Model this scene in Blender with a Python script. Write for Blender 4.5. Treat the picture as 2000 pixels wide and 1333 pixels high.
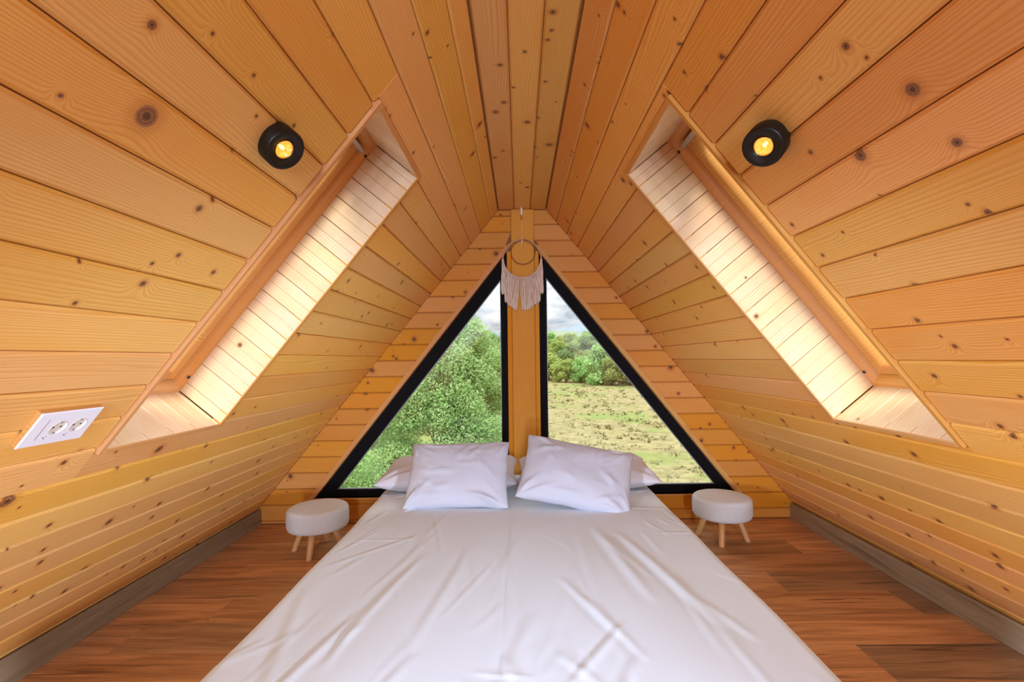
import bpy, bmesh, math, random
from mathutils import Vector, Matrix, noise

# ---------------------------------------------------------------- camera, sky, light, exposure
SC = bpy.context.scene
for o in list(bpy.data.objects):
    bpy.data.objects.remove(o)
COL = SC.collection
cam_d = bpy.data.cameras.new('camera')
cam_d.sensor_width = 36.0
cam_d.lens = 930 * 36 / 2000
cam_d.shift_x = (1000 - 1014.28) / 2000
cam_d.shift_y = (700.31 - 666.5) / 2000
cam_d.clip_start = 0.02
cam_d.clip_end = 9000
cam = bpy.data.objects.new('camera', cam_d)
COL.objects.link(cam)
cam.matrix_world = Matrix.Translation((-0.032, 0, 1.1638)) @ Matrix.Rotation(math.radians(0.7037), 4, 'Y') @ Matrix.Rotation(math.radians(90), 4, 'X')
SC.camera = cam

world = bpy.data.worlds.new('sky')
SC.world = world
world.use_nodes = True
wt = world.node_tree
wt.nodes.clear()


def WN(t, **kw):
    n = wt.nodes.new(t)
    for k, v in kw.items():
        setattr(n, k, v)
    return n


w_out = WN('ShaderNodeOutputWorld')
w_bg = WN('ShaderNodeBackground')
w_tc = WN('ShaderNodeTexCoord')
w_sep = WN('ShaderNodeSeparateXYZ')
wt.links.new(w_tc.outputs['Generated'], w_sep.inputs[0])
# overcast luminance: the zenith about three times the horizon
w_el = WN('ShaderNodeMapRange')
w_el.inputs['From Min'].default_value = 0.0
w_el.inputs['From Max'].default_value = 1.0
w_el.inputs['To Min'].default_value = 0.80
w_el.inputs['To Max'].default_value = 4.4
wt.links.new(w_sep.outputs['Z'], w_el.inputs['Value'])
w_map = WN('ShaderNodeMapping')
w_map.inputs['Scale'].default_value = (2.6, 2.6, 12.0)
wt.links.new(w_tc.outputs['Generated'], w_map.inputs['Vector'])
w_n = WN('ShaderNodeTexNoise')
w_n.inputs['Scale'].default_value = 2.6
w_n.inputs['Detail'].default_value = 8
w_n.inputs['Roughness'].default_value = 0.55
wt.links.new(w_map.outputs[0], w_n.inputs['Vector'])
w_r = WN('ShaderNodeValToRGB')
w_r.color_ramp.elements[0].position = 0.36
w_r.color_ramp.elements[0].color = (0.40, 0.50, 0.60, 1)
w_r.color_ramp.elements[1].position = 0.60
w_r.color_ramp.elements[1].color = (1.0, 1.0, 0.99, 1)
wt.links.new(w_n.outputs['Fac'], w_r.inputs['Fac'])
wt.links.new(w_r.outputs['Color'], w_bg.inputs['Color'])
wt.links.new(w_el.outputs[0], w_bg.inputs['Strength'])
wt.links.new(w_bg.outputs[0], w_out.inputs['Surface'])

SC.view_settings.view_transform = 'Standard'
SC.view_settings.look = 'None'
SC.view_settings.gamma = 1.0
SC.view_settings.use_curve_mapping = False
SC.view_settings.exposure = 0.0
SC.cycles.max_bounces = 10
SC.cycles.diffuse_bounces = 6
SC.cycles.transparent_max_bounces = 16
SC.cycles.sample_clamp_indirect = 6.0


# column of three unseen fill lights added behind the camera to even out the room
for _z in (0.45, 1.08, 1.70):
    _l = bpy.data.lights.new('rear_fill', 'SPOT')
    _l.energy = 165
    _l.color = (0.80, 0.97, 1.28)
    _l.spot_size = math.radians(120)
    _l.spot_blend = 1.0
    _l.shadow_soft_size = 0.13
    _o = bpy.data.objects.new('rear_fill', _l)
    _o.location = (0.08, -2.8, _z)
    _o.rotation_euler = Vector((0, 1, -0.02)).to_track_quat('-Z', 'Y').to_euler()
    COL.objects.link(_o)
# two spots added behind the camera, each filling the lower part of the opposite slope
for _s in (-1, 1):
    _l = bpy.data.lights.new('slope_fill', 'SPOT')
    _l.energy = 290
    _l.color = (0.80, 0.97, 1.28)
    _l.spot_size = math.radians(58)
    _l.spot_blend = 0.9
    _l.shadow_soft_size = 0.12
    _o = bpy.data.objects.new('slope_fill', _l)
    _o.location = (_s * 1.22, -0.45, 0.70)
    _o.rotation_euler = (Vector((-_s * 1.75, 2.45, 0.30)) - _o.location).to_track_quat('-Z', 'Y').to_euler()
    COL.objects.link(_o)
# hazy autumn sun behind the house, high enough to reach the skylight linings
sun = bpy.data.lights.new('sun', 'SUN')
sun.energy = 4.2
sun.angle = math.radians(18)
sun.color = (1.0, 0.96, 0.90)
sun_o = bpy.data.objects.new('sun', sun)
sun_o.rotation_euler = Vector((0.0, 0.65, -0.76)).to_track_quat('-Z', 'Y').to_euler()
COL.objects.link(sun_o)

# ---------------------------------------------------------------- room dimensions
D = 3.4            # gable wall with the windows
YB = -3.0          # rear wall behind the camera
HW = 0.17          # half width of the flat ceiling strip
H = 2.226          # its height
A = math.radians(50.62)
SLEN = H / math.sin(A)
CAMX, CAMZ = -0.032, 1.1638
KN_L = [(0.84,0.624,0.0035),(0.712,0.855,0.0035),(0.841,0.811,0.0175),(1.042,0.679,0.0036),(1.056,0.77,0.0035),(1.081,0.922,0.0074),(1.156,0.634,0.0048),(1.075,1.084,0.0044),(0.922,1.119,0.0035),(2.046,0.932,0.0084),(2.423,0.743,0.0083),(2.28,1.015,0.0047),(2.331,0.995,0.0048),(2.548,1.048,0.0088),(2.992,1.093,0.0103),(2.208,0.971,0.0046),(2.827,1.268,0.0097),(2.497,0.941,0.0052),(2.672,0.812,0.011),(1.451,1.723,0.005),(1.657,1.764,0.0137),(1.204,1.772,0.0035),(1.198,1.82,0.016),(1.736,1.922,0.0096),(1.705,2.109,0.0117),(1.956,2.125,0.0094),(1.788,2.375,0.0123),(1.776,2.473,0.0098),(1.509,2.187,0.0083),(1.984,2.208,0.0082),(2.246,2.341,0.0093),(2.737,2.477,0.0094),(2.299,2.165,0.0095),(2.66,2.093,0.011),(2.719,2.005,0.0075),(2.797,2.224,0.0096),(2.535,2.29,0.0087),(2.454,2.533,0.0118),(1.61,2.393,0.0066),(2.077,2.522,0.0086),(2.214,2.556,0.0091),(2.445,2.671,0.0101),(3.037,2.482,0.0084),(3.025,2.69,0.0083),(2.75,2.736,0.0076),(1.835,2.755,0.0076),(2.51,1.91,0.0069),(1.3,0.222,0.0036),(2.097,0.037,0.013),(2.263,0.114,0.0125),(1.43,0.406,0.0069),(1.449,0.188,0.004),(1.633,0.197,0.0045)]
KN_R = [(0.833,0.776,0.0115),(0.834,0.897,0.008),(1.01,0.829,0.0118),(1.111,0.762,0.0054),(0.961,0.651,0.0035),(0.86,0.681,0.0035),(1.341,0.899,0.0055),(1.203,0.975,0.0035),(0.894,1.014,0.0035),(1.219,0.341,0.005),(1.383,0.38,0.0057),(1.252,0.467,0.0052),(1.166,1.06,0.0035),(1.201,1.266,0.0066),(1.159,1.353,0.0064),(1.025,1.338,0.0035),(1.291,1.454,0.0071),(1.174,1.32,0.0035),(1.102,1.507,0.0046),(2.031,0.882,0.0084),(2.552,0.992,0.0088),(2.292,1.068,0.0063),(2.445,1.122,0.0084),(2.493,1.296,0.0086),(3.0,1.533,0.0083),(2.831,1.776,0.0117),(2.775,1.823,0.0095),(2.447,1.81,0.0118),(2.275,1.742,0.0063),(2.119,1.733,0.0058),(1.965,1.747,0.0068),(1.86,1.746,0.0064),(2.014,1.855,0.0097),(1.648,1.745,0.0091),(1.647,1.826,0.0102),(2.915,2.119,0.01),(2.685,2.1,0.0092),(1.41,1.821,0.0058),(1.48,1.994,0.0092),(2.114,2.204,0.0116),(2.323,2.2,0.0096),(2.51,2.216,0.0086),(2.639,2.147,0.0091),(1.829,2.213,0.0113),(1.667,2.295,0.0103),(1.692,2.358,0.0105),(2.152,2.437,0.0104),(2.373,2.427,0.0114),(2.768,2.581,0.0095),(2.136,2.591,0.0103),(2.361,2.718,0.0114),(2.004,2.661,0.0124),(1.953,2.527,0.0067),(2.963,2.14,0.0102),(2.885,2.331,0.0099),(1.303,0.126,0.0081),(1.403,0.071,0.0039),(1.747,0.079,0.006),(1.956,0.14,0.0121),(1.554,0.113,0.0043),(2.278,0.097,0.0063),(3.158,0.201,0.013),(2.035,0.395,0.0112),(1.768,0.243,0.0049),(1.982,0.215,0.0041),(2.323,0.656,0.0112),(2.85,0.785,0.0098),(2.749,0.853,0.0095),(2.288,0.802,0.0079),(2.556,0.999,0.0088),(3.285,0.259,0.009)]
KN_C = [(1.462,0.084,0.0101),(1.537,-0.066,0.0053),(1.589,0.076,0.0068),(1.649,0.0,0.0071),(1.722,-0.088,0.0089),(1.866,-0.042,0.0064),(1.846,0.02,0.0048),(1.973,-0.083,0.0102),(2.05,-0.121,0.0123),(2.142,0.017,0.0129),(2.371,0.131,0.016),(2.514,-0.149,0.0108),(2.435,-0.103,0.0084),(2.515,0.075,0.0065),(2.494,0.007,0.0064),(2.957,0.031,0.0127),(2.878,-0.011,0.0074),(3.108,-0.167,0.008)]
KN_B = [(-0.188,1.913,0.0146),(-0.411,1.641,0.0088),(-0.781,1.309,0.0146),(-1.083,1.09,0.0146),(-0.91,1.172,0.0088),(-1.133,0.93,0.0117),(-1.123,0.816,0.0117),(0.883,1.344,0.0117),(1.048,1.086,0.0146),(1.101,0.899,0.0088),(0.94,1.237,0.0088),(1.491,0.506,0.0088),(1.508,0.418,0.0058),(1.321,0.677,0.0088),(1.261,0.56,0.0117),(1.255,0.645,0.0088),(-1.677,0.341,0.0146)]

random.seed(7)


# ---------------------------------------------------------------- object helpers
def tag(o, label=None, cat=None, group=None, kind=None):
    if label:
        o['label'] = label
    if cat:
        o['category'] = cat
    if group:
        o['group'] = group
    if kind:
        o['kind'] = kind
    return o


def mesh_obj(name, bm, mat=None, parent=None, smooth=False, loc=None, recalc=True):
    if recalc:
        bmesh.ops.recalc_face_normals(bm, faces=bm.faces[:])
    me = bpy.data.meshes.new(name)
    bm.to_mesh(me)
    bm.free()
    if mat:
        me.materials.append(mat)
    if smooth:
        me.polygons.foreach_set('use_smooth', [True] * len(me.polygons))
    o = bpy.data.objects.new(name, me)
    COL.objects.link(o)
    if parent:
        o.parent = parent
    if loc is not None:
        o.location = loc
    return o


def empty(name, loc=(0, 0, 0), mat=None):
    o = bpy.data.objects.new(name, None)
    o.empty_display_size = 0.1
    COL.objects.link(o)
    if mat is not None:
        o.matrix_world = mat
    else:
        o.location = loc
    return o


def box_bm(bm, x0, x1, y0, y1, z0, z1, bevel=0.0):
    r = bmesh.ops.create_cube(bm, size=1.0)
    vs = r['verts']
    for v in vs:
        v.co = Vector((x0 + (v.co.x + .5) * (x1 - x0), y0 + (v.co.y + .5) * (y1 - y0), z0 + (v.co.z + .5) * (z1 - z0)))
    if bevel > 0:
        es = list({e for v in vs for e in v.link_edges})
        bmesh.ops.bevel(bm, geom=es, offset=bevel, segments=1, affect='EDGES', profile=0.5)


def box(name, x0, x1, y0, y1, z0, z1, mat, parent=None, bevel=0.0):
    bm = bmesh.new()
    cx, cy, cz = (x0 + x1) / 2, (y0 + y1) / 2, (z0 + z1) / 2
    box_bm(bm, x0 - cx, x1 - cx, y0 - cy, y1 - cy, z0 - cz, z1 - cz, bevel)
    return mesh_obj(name, bm, mat, parent, loc=(cx, cy, cz))


def prism_bm(bm, pts, f0, f1):
    """Solid between two maps of a 2D polygon: f0(p), f1(p) -> 3D."""
    a = [bm.verts.new(f0(p)) for p in pts]
    b = [bm.verts.new(f1(p)) for p in pts]
    n = len(pts)
    bm.faces.new(a[::-1])
    bm.faces.new(b)
    for i in range(n):
        bm.faces.new((a[i], a[(i + 1) % n], b[(i + 1) % n], b[i]))


def ring_bm(bm, outer, inner, f0, f1, chamfer=0.0):
    """Frame between two polygons of equal vertex count, thickness from f0 to f1."""
    n = len(outer)
    oa = [bm.verts.new(f0(p)) for p in outer]
    ob = [bm.verts.new(f1(p)) for p in outer]
    ia = [bm.verts.new(f0(p)) for p in inner]
    ib = [bm.verts.new(f1(p)) for p in inner]
    for i in range(n):
        j = (i + 1) % n
        bm.faces.new((oa[i], oa[j], ob[j], ob[i]))
        bm.faces.new((ia[j], ia[i], ib[i], ib[j]))
        bm.faces.new((ob[i], ob[j], ib[j], ib[i]))
        bm.faces.new((oa[j], oa[i], ia[i], ia[j]))


def lathe_bm(bm, prof, seg=32, mat4=None, sx=1.0, sy=1.0, cap0=False, cap1=False):
    rings = []
    for r, z in prof:
        ring = []
        for i in range(seg):
            t = 2 * math.pi * i / seg
            v = Vector((r * math.cos(t) * sx, r * math.sin(t) * sy, z))
            if mat4 is not None:
                v = mat4 @ v
            ring.append(bm.verts.new(v))
        rings.append(ring)
    for a, b in zip(rings[:-1], rings[1:]):
        for i in range(seg):
            j = (i + 1) % seg
            bm.faces.new((a[i], a[j], b[j], b[i]))
    if cap0:
        bm.faces.new(rings[0][::-1])
    if cap1:
        bm.faces.new(rings[-1])
    return rings


def tube_bm(bm, pts, radii, seg=8, caps=True):
    pts = [Vector(p) for p in pts]
    if not hasattr(radii, '__len__'):
        radii = [radii] * len(pts)
    prev = None
    first = None
    for i, p in enumerate(pts):
        d = (pts[min(i + 1, len(pts) - 1)] - pts[max(i - 1, 0)]).normalized()
        if i == 0:
            u = d.orthogonal().normalized()
        else:
            u = (u - d * u.dot(d)).normalized()
        w = d.cross(u)
        ring = [bm.verts.new(p + (u * math.cos(2 * math.pi * k / seg) + w * math.sin(2 * math.pi * k / seg)) * radii[i]) for k in range(seg)]
        if prev:
            for k in range(seg):
                bm.faces.new((prev[k], prev[(k + 1) % seg], ring[(k + 1) % seg], ring[k]))
        else:
            first = ring
        prev = ring
    if caps:
        bm.faces.new(first[::-1])
        bm.faces.new(prev)


def torus_bm(bm, c, R, r, f, seg=64, sub=8):
    rings = []
    for i in range(seg):
        t = 2 * math.pi * i / seg
        ring = []
        for k in range(sub):
            s = 2 * math.pi * k / sub
            rr = R + r * math.cos(s)
            ring.append(bm.verts.new(f(c[0] + rr * math.cos(t), c[1] + rr * math.sin(t), r * math.sin(s))))
        rings.append(ring)
    for i in range(seg):
        a, b = rings[i], rings[(i + 1) % seg]
        for k in range(sub):
            bm.faces.new((a[k], b[k], b[(k + 1) % sub], a[(k + 1) % sub]))


# ---------------------------------------------------------------- materials
class NT:
    def __init__(self, name):
        self.m = bpy.data.materials.new(name)
        self.m.use_nodes = True
        self.t = self.m.node_tree
        self.t.nodes.clear()
        self.out = self.t.nodes.new('ShaderNodeOutputMaterial')

    def n(self, typ, **kw):
        nd = self.t.nodes.new(typ)
        for k, v in kw.items():
            setattr(nd, k, v)
        return nd

    def set(self, sock, v):
        if isinstance(v, bpy.types.NodeSocket):
            self.t.links.new(v, sock)
        elif v is not None:
            if hasattr(sock.default_value, '__len__') and not hasattr(v, '__len__'):
                v = (v,) * len(sock.default_value)
            if hasattr(sock.default_value, '__len__') and len(sock.default_value) == 4 and len(v) == 3:
                v = (*v, 1)
            sock.default_value = v

    def math(self, op, a, b=None, c=None, clamp=False):
        nd = self.n('ShaderNodeMath', operation=op, use_clamp=clamp)
        self.set(nd.inputs[0], a)
        if b is not None:
            self.set(nd.inputs[1], b)
        if c is not None:
            self.set(nd.inputs[2], c)
        return nd.outputs[0]

    def vmath(self, op, a, b=None, scale=None):
        nd = self.n('ShaderNodeVectorMath', operation=op)
        self.set(nd.inputs[0], a)
        if b is not None:
            self.set(nd.inputs[1], b)
        if scale is not None:
            self.set(nd.inputs['Scale'], scale)
        return nd.outputs['Value'] if op in ('LENGTH', 'DISTANCE', 'DOT_PRODUCT') else nd.outputs['Vector']

    def mix(self, f, a, b, blend='MIX'):
        nd = self.n('ShaderNodeMix', data_type='RGBA', blend_type=blend)
        self.set(nd.inputs[0], f)
        self.set(nd.inputs[6], a)
        self.set(nd.inputs[7], b)
        return nd.outputs[2]

    def smooth(self, v, lo, hi, o0=0.0, o1=1.0):
        nd = self.n('ShaderNodeMapRange', interpolation_type='SMOOTHSTEP')
        self.set(nd.inputs['Value'], v)
        nd.inputs['From Min'].default_value = lo
        nd.inputs['From Max'].default_value = hi
        nd.inputs['To Min'].default_value = o0
        nd.inputs['To Max'].default_value = o1
        return nd.outputs[0]

    def noise(self, vec, scale, detail=2, rough=0.5, dims='3D', out='Fac', w=None, dist=0.0):
        nd = self.n('ShaderNodeTexNoise', noise_dimensions=dims)
        self.set(nd.inputs['Vector'], vec)
        nd.inputs['Scale'].default_value = scale
        nd.inputs['Detail'].default_value = detail
        nd.inputs['Roughness'].default_value = rough
        nd.inputs['Distortion'].default_value = dist
        return nd.outputs[out]

    def mapping(self, vec, scale=(1, 1, 1), loc=(0, 0, 0)):
        nd = self.n('ShaderNodeMapping')
        self.set(nd.inputs['Vector'], vec)
        nd.inputs['Scale'].default_value = scale
        nd.inputs['Location'].default_value = loc
        return nd.outputs[0]

    def bsdf(self, color, rough=0.5, spec=0.5, bump=None, bump_s=0.2, bump_d=0.001, **kw):
        p = self.n('ShaderNodeBsdfPrincipled')
        self.set(p.inputs['Base Color'], color)
        self.set(p.inputs['Roughness'], rough)
        p.inputs['Specular IOR Level'].default_value = spec
        for k, v in kw.items():
            self.set(p.inputs[k.replace('_', ' ')], v)
        if bump is not None:
            b = self.n('ShaderNodeBump')
            b.inputs['Strength'].default_value = bump_s
            b.inputs['Distance'].default_value = bump_d
            self.set(b.inputs['Height'], bump)
            self.t.links.new(b.outputs[0], p.inputs['Normal'])
        self.t.links.new(p.outputs[0], self.out.inputs['Surface'])
        return p


def plain(name, color, rough=0.5, spec=0.5, **kw):
    t = NT(name)
    t.bsdf(color, rough, spec, **kw)
    return t.m


def pine(name, light, dark, warm, knots=True, axis='XY', density=0.24, rough=0.38, variation=0.16, ring_amt=0.72, spec=0.42, hue=1.0):
    """Varnished pine: growth rings, fibre, knots with deflected grain. Object X runs along the board."""
    t = NT(name)
    tc = t.n('ShaderNodeTexCoord').outputs['Object']
    info = t.n('ShaderNodeObjectInfo')
    rnd = info.outputs['Random']
    sep = t.n('ShaderNodeSeparateXYZ')
    t.set(sep.inputs[0], tc)
    X, Y, Z = sep.outputs
    if axis == 'ZX':        # boards standing upright
        X, Y = Z, X
    elif axis == 'XZ':
        X, Y = X, Z
    comb = t.n('ShaderNodeCombineXYZ')
    t.set(comb.inputs[0], X)
    t.set(comb.inputs[1], Y)
    p = comb.outputs[0]
    offx = t.math('MULTIPLY', rnd, 91.7)
    offy = t.math('MULTIPLY', t.math('FRACT', t.math('MULTIPLY', rnd, 7.31)), 37.0)
    comb2 = t.n('ShaderNodeCombineXYZ')
    t.set(comb2.inputs[0], offx)
    t.set(comb2.inputs[1], offy)
    q = t.vmath('ADD', p, comb2.outputs[0])
    Dm = None
    if knots:
        # knots of the photograph, kept as properties of the board
        for i in range(5):
            a = t.n('ShaderNodeAttribute', attribute_type='OBJECT', attribute_name='knot_%d' % i)
            s = t.n('ShaderNodeSeparateXYZ')
            t.set(s.inputs[0], a.outputs['Vector'])
            c = t.n('ShaderNodeCombineXYZ')
            t.set(c.inputs[0], s.outputs[0])
            t.set(c.inputs[1], s.outputs[1])
            d = t.vmath('DISTANCE', p, c.outputs[0])
            d = t.math('DIVIDE', d, t.math('MAXIMUM', s.outputs[2], 1e-5))
            Dm = d if Dm is None else t.math('MINIMUM', Dm, d)
        v = t.n('ShaderNodeTexVoronoi', voronoi_dimensions='2D', feature='F1')
        t.set(v.inputs['Vector'], q)
        v.inputs['Scale'].default_value = 7.0
        v.inputs['Randomness'].default_value = 1.0
        cs = t.n('ShaderNodeSeparateColor')
        t.set(cs.inputs[0], v.outputs['Color'])
        gate = t.math('LESS_THAN', cs.outputs[0], density)
        rad = t.math('MULTIPLY', gate, t.math('MULTIPLY_ADD', cs.outputs[1], 0.045, 0.02))
        dv = t.math('DIVIDE', v.outputs['Distance'], t.math('MAXIMUM', rad, 1e-4))
        Dm = t.math('MINIMUM', Dm, dv)
    # grain field: contour lines of stretched noise, pushed aside by knots
    base = t.noise(t.mapping(q, (0.55, 7.0, 1)), 1.0, 2, 0.45, '2D')
    wob = t.noise(t.mapping(q, (3.0, 26.0, 1)), 1.0, 2, 0.5, '2D')
    f = t.math('MULTIPLY', base, 12.0)
    f = t.math('MULTIPLY_ADD', Y, 120.0, f)
    f = t.math('MULTIPLY_ADD', wob, 0.55, f)
    if knots:
        infl = t.math('EXPONENT', t.math('MULTIPLY', t.math('POWER', Dm, 2.0), -0.09))
        f = t.math('MULTIPLY_ADD', infl, 3.4, f)
    fr = t.math('FRACT', f)
    late = t.smooth(fr, 0.35, 0.97)
    late = t.math('MULTIPLY', late, t.smooth(fr, 1.0, 0.96, 0, 1)) if False else late
    fib = t.noise(t.mapping(q, (6.0, 420.0, 1)), 1.0, 2, 0.6, '2D')
    blot = t.noise(t.mapping(q, (1.6, 6.0, 1)), 1.0, 2, 0.5, '2D')
    col = t.mix(t.math('MULTIPLY', late, ring_amt), light, dark)
    col = t.mix(t.smooth(blot, 0.42, 0.72, 0, 0.55), col, warm)
    col = t.mix(t.smooth(fib, 0.35, 0.7, 0.0, 0.32), col, dark)
    # tone of each board
    hs = t.n('ShaderNodeHueSaturation')
    t.set(hs.inputs['Color'], col)
    t.set(hs.inputs['Value'], t.math('MULTIPLY_ADD', rnd, variation, 1.0 - variation / 2))
    r2 = t.math('FRACT', t.math('MULTIPLY', rnd, 13.7))
    t.set(hs.inputs['Hue'], t.math('MULTIPLY_ADD', r2, 0.014 * hue, 0.5 - .007 * hue))
    r3 = t.math('FRACT', t.math('MULTIPLY', rnd, 29.3))
    t.set(hs.inputs['Saturation'], t.math('MULTIPLY_ADD', r3, 0.10, 0.95))
    col = hs.outputs[0]
    if knots:
        kn = t.noise(q, 260.0, 2, 0.6, '2D')
        Dn = t.math('MULTIPLY_ADD', kn, 0.3, t.math('SUBTRACT', Dm, 0.15))
        col = t.mix(t.smooth(Dn, 2.6, 1.0, 0, 0.45), col, (dark[0] * .72, dark[1] * .55, dark[2] * .45))
        rings = t.math('MULTIPLY_ADD', t.math('SINE', t.math('MULTIPLY', Dn, 16.0)), 0.5, 0.5)
        core = t.mix(rings, (0.16, 0.058, 0.02), (0.30, 0.125, 0.05))
        core = t.mix(t.smooth(Dn, 0.55, 0.2), core, (0.055, 0.02, 0.009))
        col = t.mix(t.smooth(Dn, 1.15, 0.85, 0, 0.92), col, core)
    t.bsdf(col, rough, spec, bump=t.math('ADD', fib, t.math('MULTIPLY', late, 0.6)), bump_s=0.12, bump_d=0.0006)
    return t.m


M_wall = pine('pine_board', (0.80, 0.45, 0.125), (0.68, 0.30, 0.052), (0.76, 0.36, 0.068))
M_wallR = pine('pine_board_warm', (0.78, 0.40, 0.105), (0.66, 0.26, 0.042), (0.74, 0.315, 0.055))
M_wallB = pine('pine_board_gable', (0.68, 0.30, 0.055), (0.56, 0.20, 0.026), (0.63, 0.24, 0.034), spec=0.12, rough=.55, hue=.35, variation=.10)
M_ceil = pine('pine_board_ceiling', (0.76, 0.42, 0.125), (0.62, 0.255, 0.052), (0.70, 0.31, 0.065), density=0.14)
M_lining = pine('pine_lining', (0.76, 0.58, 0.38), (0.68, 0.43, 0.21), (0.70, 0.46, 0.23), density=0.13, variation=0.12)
M_trim = pine('pine_trim', (0.66, 0.33, 0.10), (0.54, 0.23, 0.06), (0.58, 0.25, 0.065), knots=False, variation=0.05, spec=0.2, rough=.5)
M_post = pine('pine_post', (0.74, 0.32, 0.055), (0.62, 0.23, 0.03), (0.68, 0.265, 0.038), spec=0.08, rough=.6, knots=False, variation=0.04, ring_amt=0.4, axis='ZX')
M_sash = pine('pine_sash', (0.64, 0.30, 0.085), (0.55, 0.235, 0.06), (0.60, 0.26, 0.07), knots=False, variation=0.03, ring_amt=0.3, rough=0.2)
M_groove = plain('groove_shadow_wood', (0.30, 0.12, 0.03), 0.7, 0.2)
M_black = plain('black_window_frame', (0.008, 0.007, 0.007), 0.6, 0.05)
M_bead = plain('glazing_gasket', (0.26, 0.25, 0.27), 0.35)
M_lampblack = plain('black_lamp_metal', (0.012, 0.009, 0.006), 0.4, 0.25)
M_white_plastic = plain('white_plastic', (0.80, 0.79, 0.80), 0.3)
M_cream_plastic = plain('cream_plastic', (0.66, 0.58, 0.47), 0.4)
M_dark = plain('dark_hole', (0.02, 0.018, 0.018), 0.6)
M_metal = plain('grey_metal', (0.5, 0.48, 0.46), 0.35, Metallic=1.0)
M_strap = plain('brushed_grey_strip', (0.42, 0.27, 0.20), 0.4)
M_legwood = pine('stool_leg_wood', (0.74, 0.42, 0.17), (0.62, 0.32, 0.11), (0.68, 0.36, 0.12), knots=False, variation=0.05, axis='ZX', ring_amt=0.35)


def glass_mat():
    t = NT('window_glass')
    tr = t.n('ShaderNodeBsdfTransparent')
    tr.inputs[0].default_value = (0.96, 0.98, 0.965, 1)
    gl = t.n('ShaderNodeBsdfGlossy')
    gl.inputs['Roughness'].default_value = 0.015
    gl.inputs['Color'].default_value = (1, 1, 1, 1)
    geo = t.n('ShaderNodeNewGeometry')
    cosv = t.math('ABSOLUTE', t.vmath('DOT_PRODUCT', geo.outputs['Normal'], geo.outputs['Incoming']))
    sch = t.math('POWER', t.math('SUBTRACT', 1.0, cosv), 5.0)
    f = t.math('MULTIPLY_ADD', sch, 0.91, 0.09)          # two panes of a double glazing unit
    mx = t.n('ShaderNodeMixShader')
    t.set(mx.inputs[0], f)
    t.t.links.new(tr.outputs[0], mx.inputs[1])
    t.t.links.new(gl.outputs[0], mx.inputs[2])
    t.t.links.new(mx.outputs[0], t.out.inputs['Surface'])
    return t.m


M_glass = glass_mat()


def laminate(name, cols, along='X', rough=0.42):
    t = NT(name)
    tc = t.n('ShaderNodeTexCoord').outputs['Object']
    rnd = t.n('ShaderNodeObjectInfo').outputs['Random']
    sep = t.n('ShaderNodeSeparateXYZ')
    t.set(sep.inputs[0], tc)
    c = t.n('ShaderNodeCombineXYZ')
    t.set(c.inputs[0], sep.outputs[0 if along == 'X' else 1])
    t.set(c.inputs[1], sep.outputs[1 if along == 'X' else 2])
    o = t.n('ShaderNodeCombineXYZ')
    t.set(o.inputs[0], t.math('MULTIPLY', rnd, 53.0))
    t.set(o.inputs[1], t.math('MULTIPLY', rnd, 17.0))
    q = t.vmath('ADD', c.outputs[0], o.outputs[0])
    g = t.noise(t.mapping(q, (1.3, 14.0, 1)), 1.0, 5, 0.62, '2D', dist=0.8)
    f = t.noise(t.mapping(q, (5.0, 220.0, 1)), 1.0, 3, 0.6, '2D')
    s = t.noise(t.mapping(q, (1.1, 30.0, 1)), 1.0, 3, 0.5, '2D', dist=1.4)
    col = t.mix(t.smooth(g, 0.3, 0.7), cols[0], cols[1])
    col = t.mix(t.smooth(f, 0.4, 0.75, 0, 0.4), col, cols[2])
    col = t.mix(t.smooth(s, 0.60, 0.72, 0, 0.75), col, cols[2])
    a = t.n('ShaderNodeAttribute', attribute_type='OBJECT', attribute_name='tone')
    col = t.mix(a.outputs['Fac'], col, t.mix(1.0, col, cols[3], 'MULTIPLY'))
    hs = t.n('ShaderNodeHueSaturation')
    t.set(hs.inputs['Color'], col)
    t.set(hs.inputs['Value'], t.math('MULTIPLY_ADD', rnd, 0.3, 0.85))
    t.bsdf(hs.outputs[0], rough, 0.4, bump=f, bump_s=0.15, bump_d=0.0005)
    return t.m


M_floor = laminate('oak_laminate', ((0.74, 0.37, 0.145), (0.46, 0.205, 0.075), (0.19, 0.085, 0.034), (0.60, 0.72, 0.9)))
M_base = laminate('grey_oak_laminate', ((0.37, 0.28, 0.165), (0.27, 0.20, 0.115), (0.15, 0.11, 0.07), (1, 1, 1)), along='Y')


def fabric(name, col, col2, scale=900.0, rough=0.95, bump_s=0.25):
    t = NT(name)
    tc = t.n('ShaderNodeTexCoord').outputs['Object']
    n1 = t.noise(tc, scale, 3, 0.7)
    c = t.mix(t.smooth(n1, 0.35, 0.65), col, col2)
    t.bsdf(c, rough, 0.15, bump=n1, bump_s=bump_s, bump_d=0.0006, Sheen_Weight=0.15)
    return t.m


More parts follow.
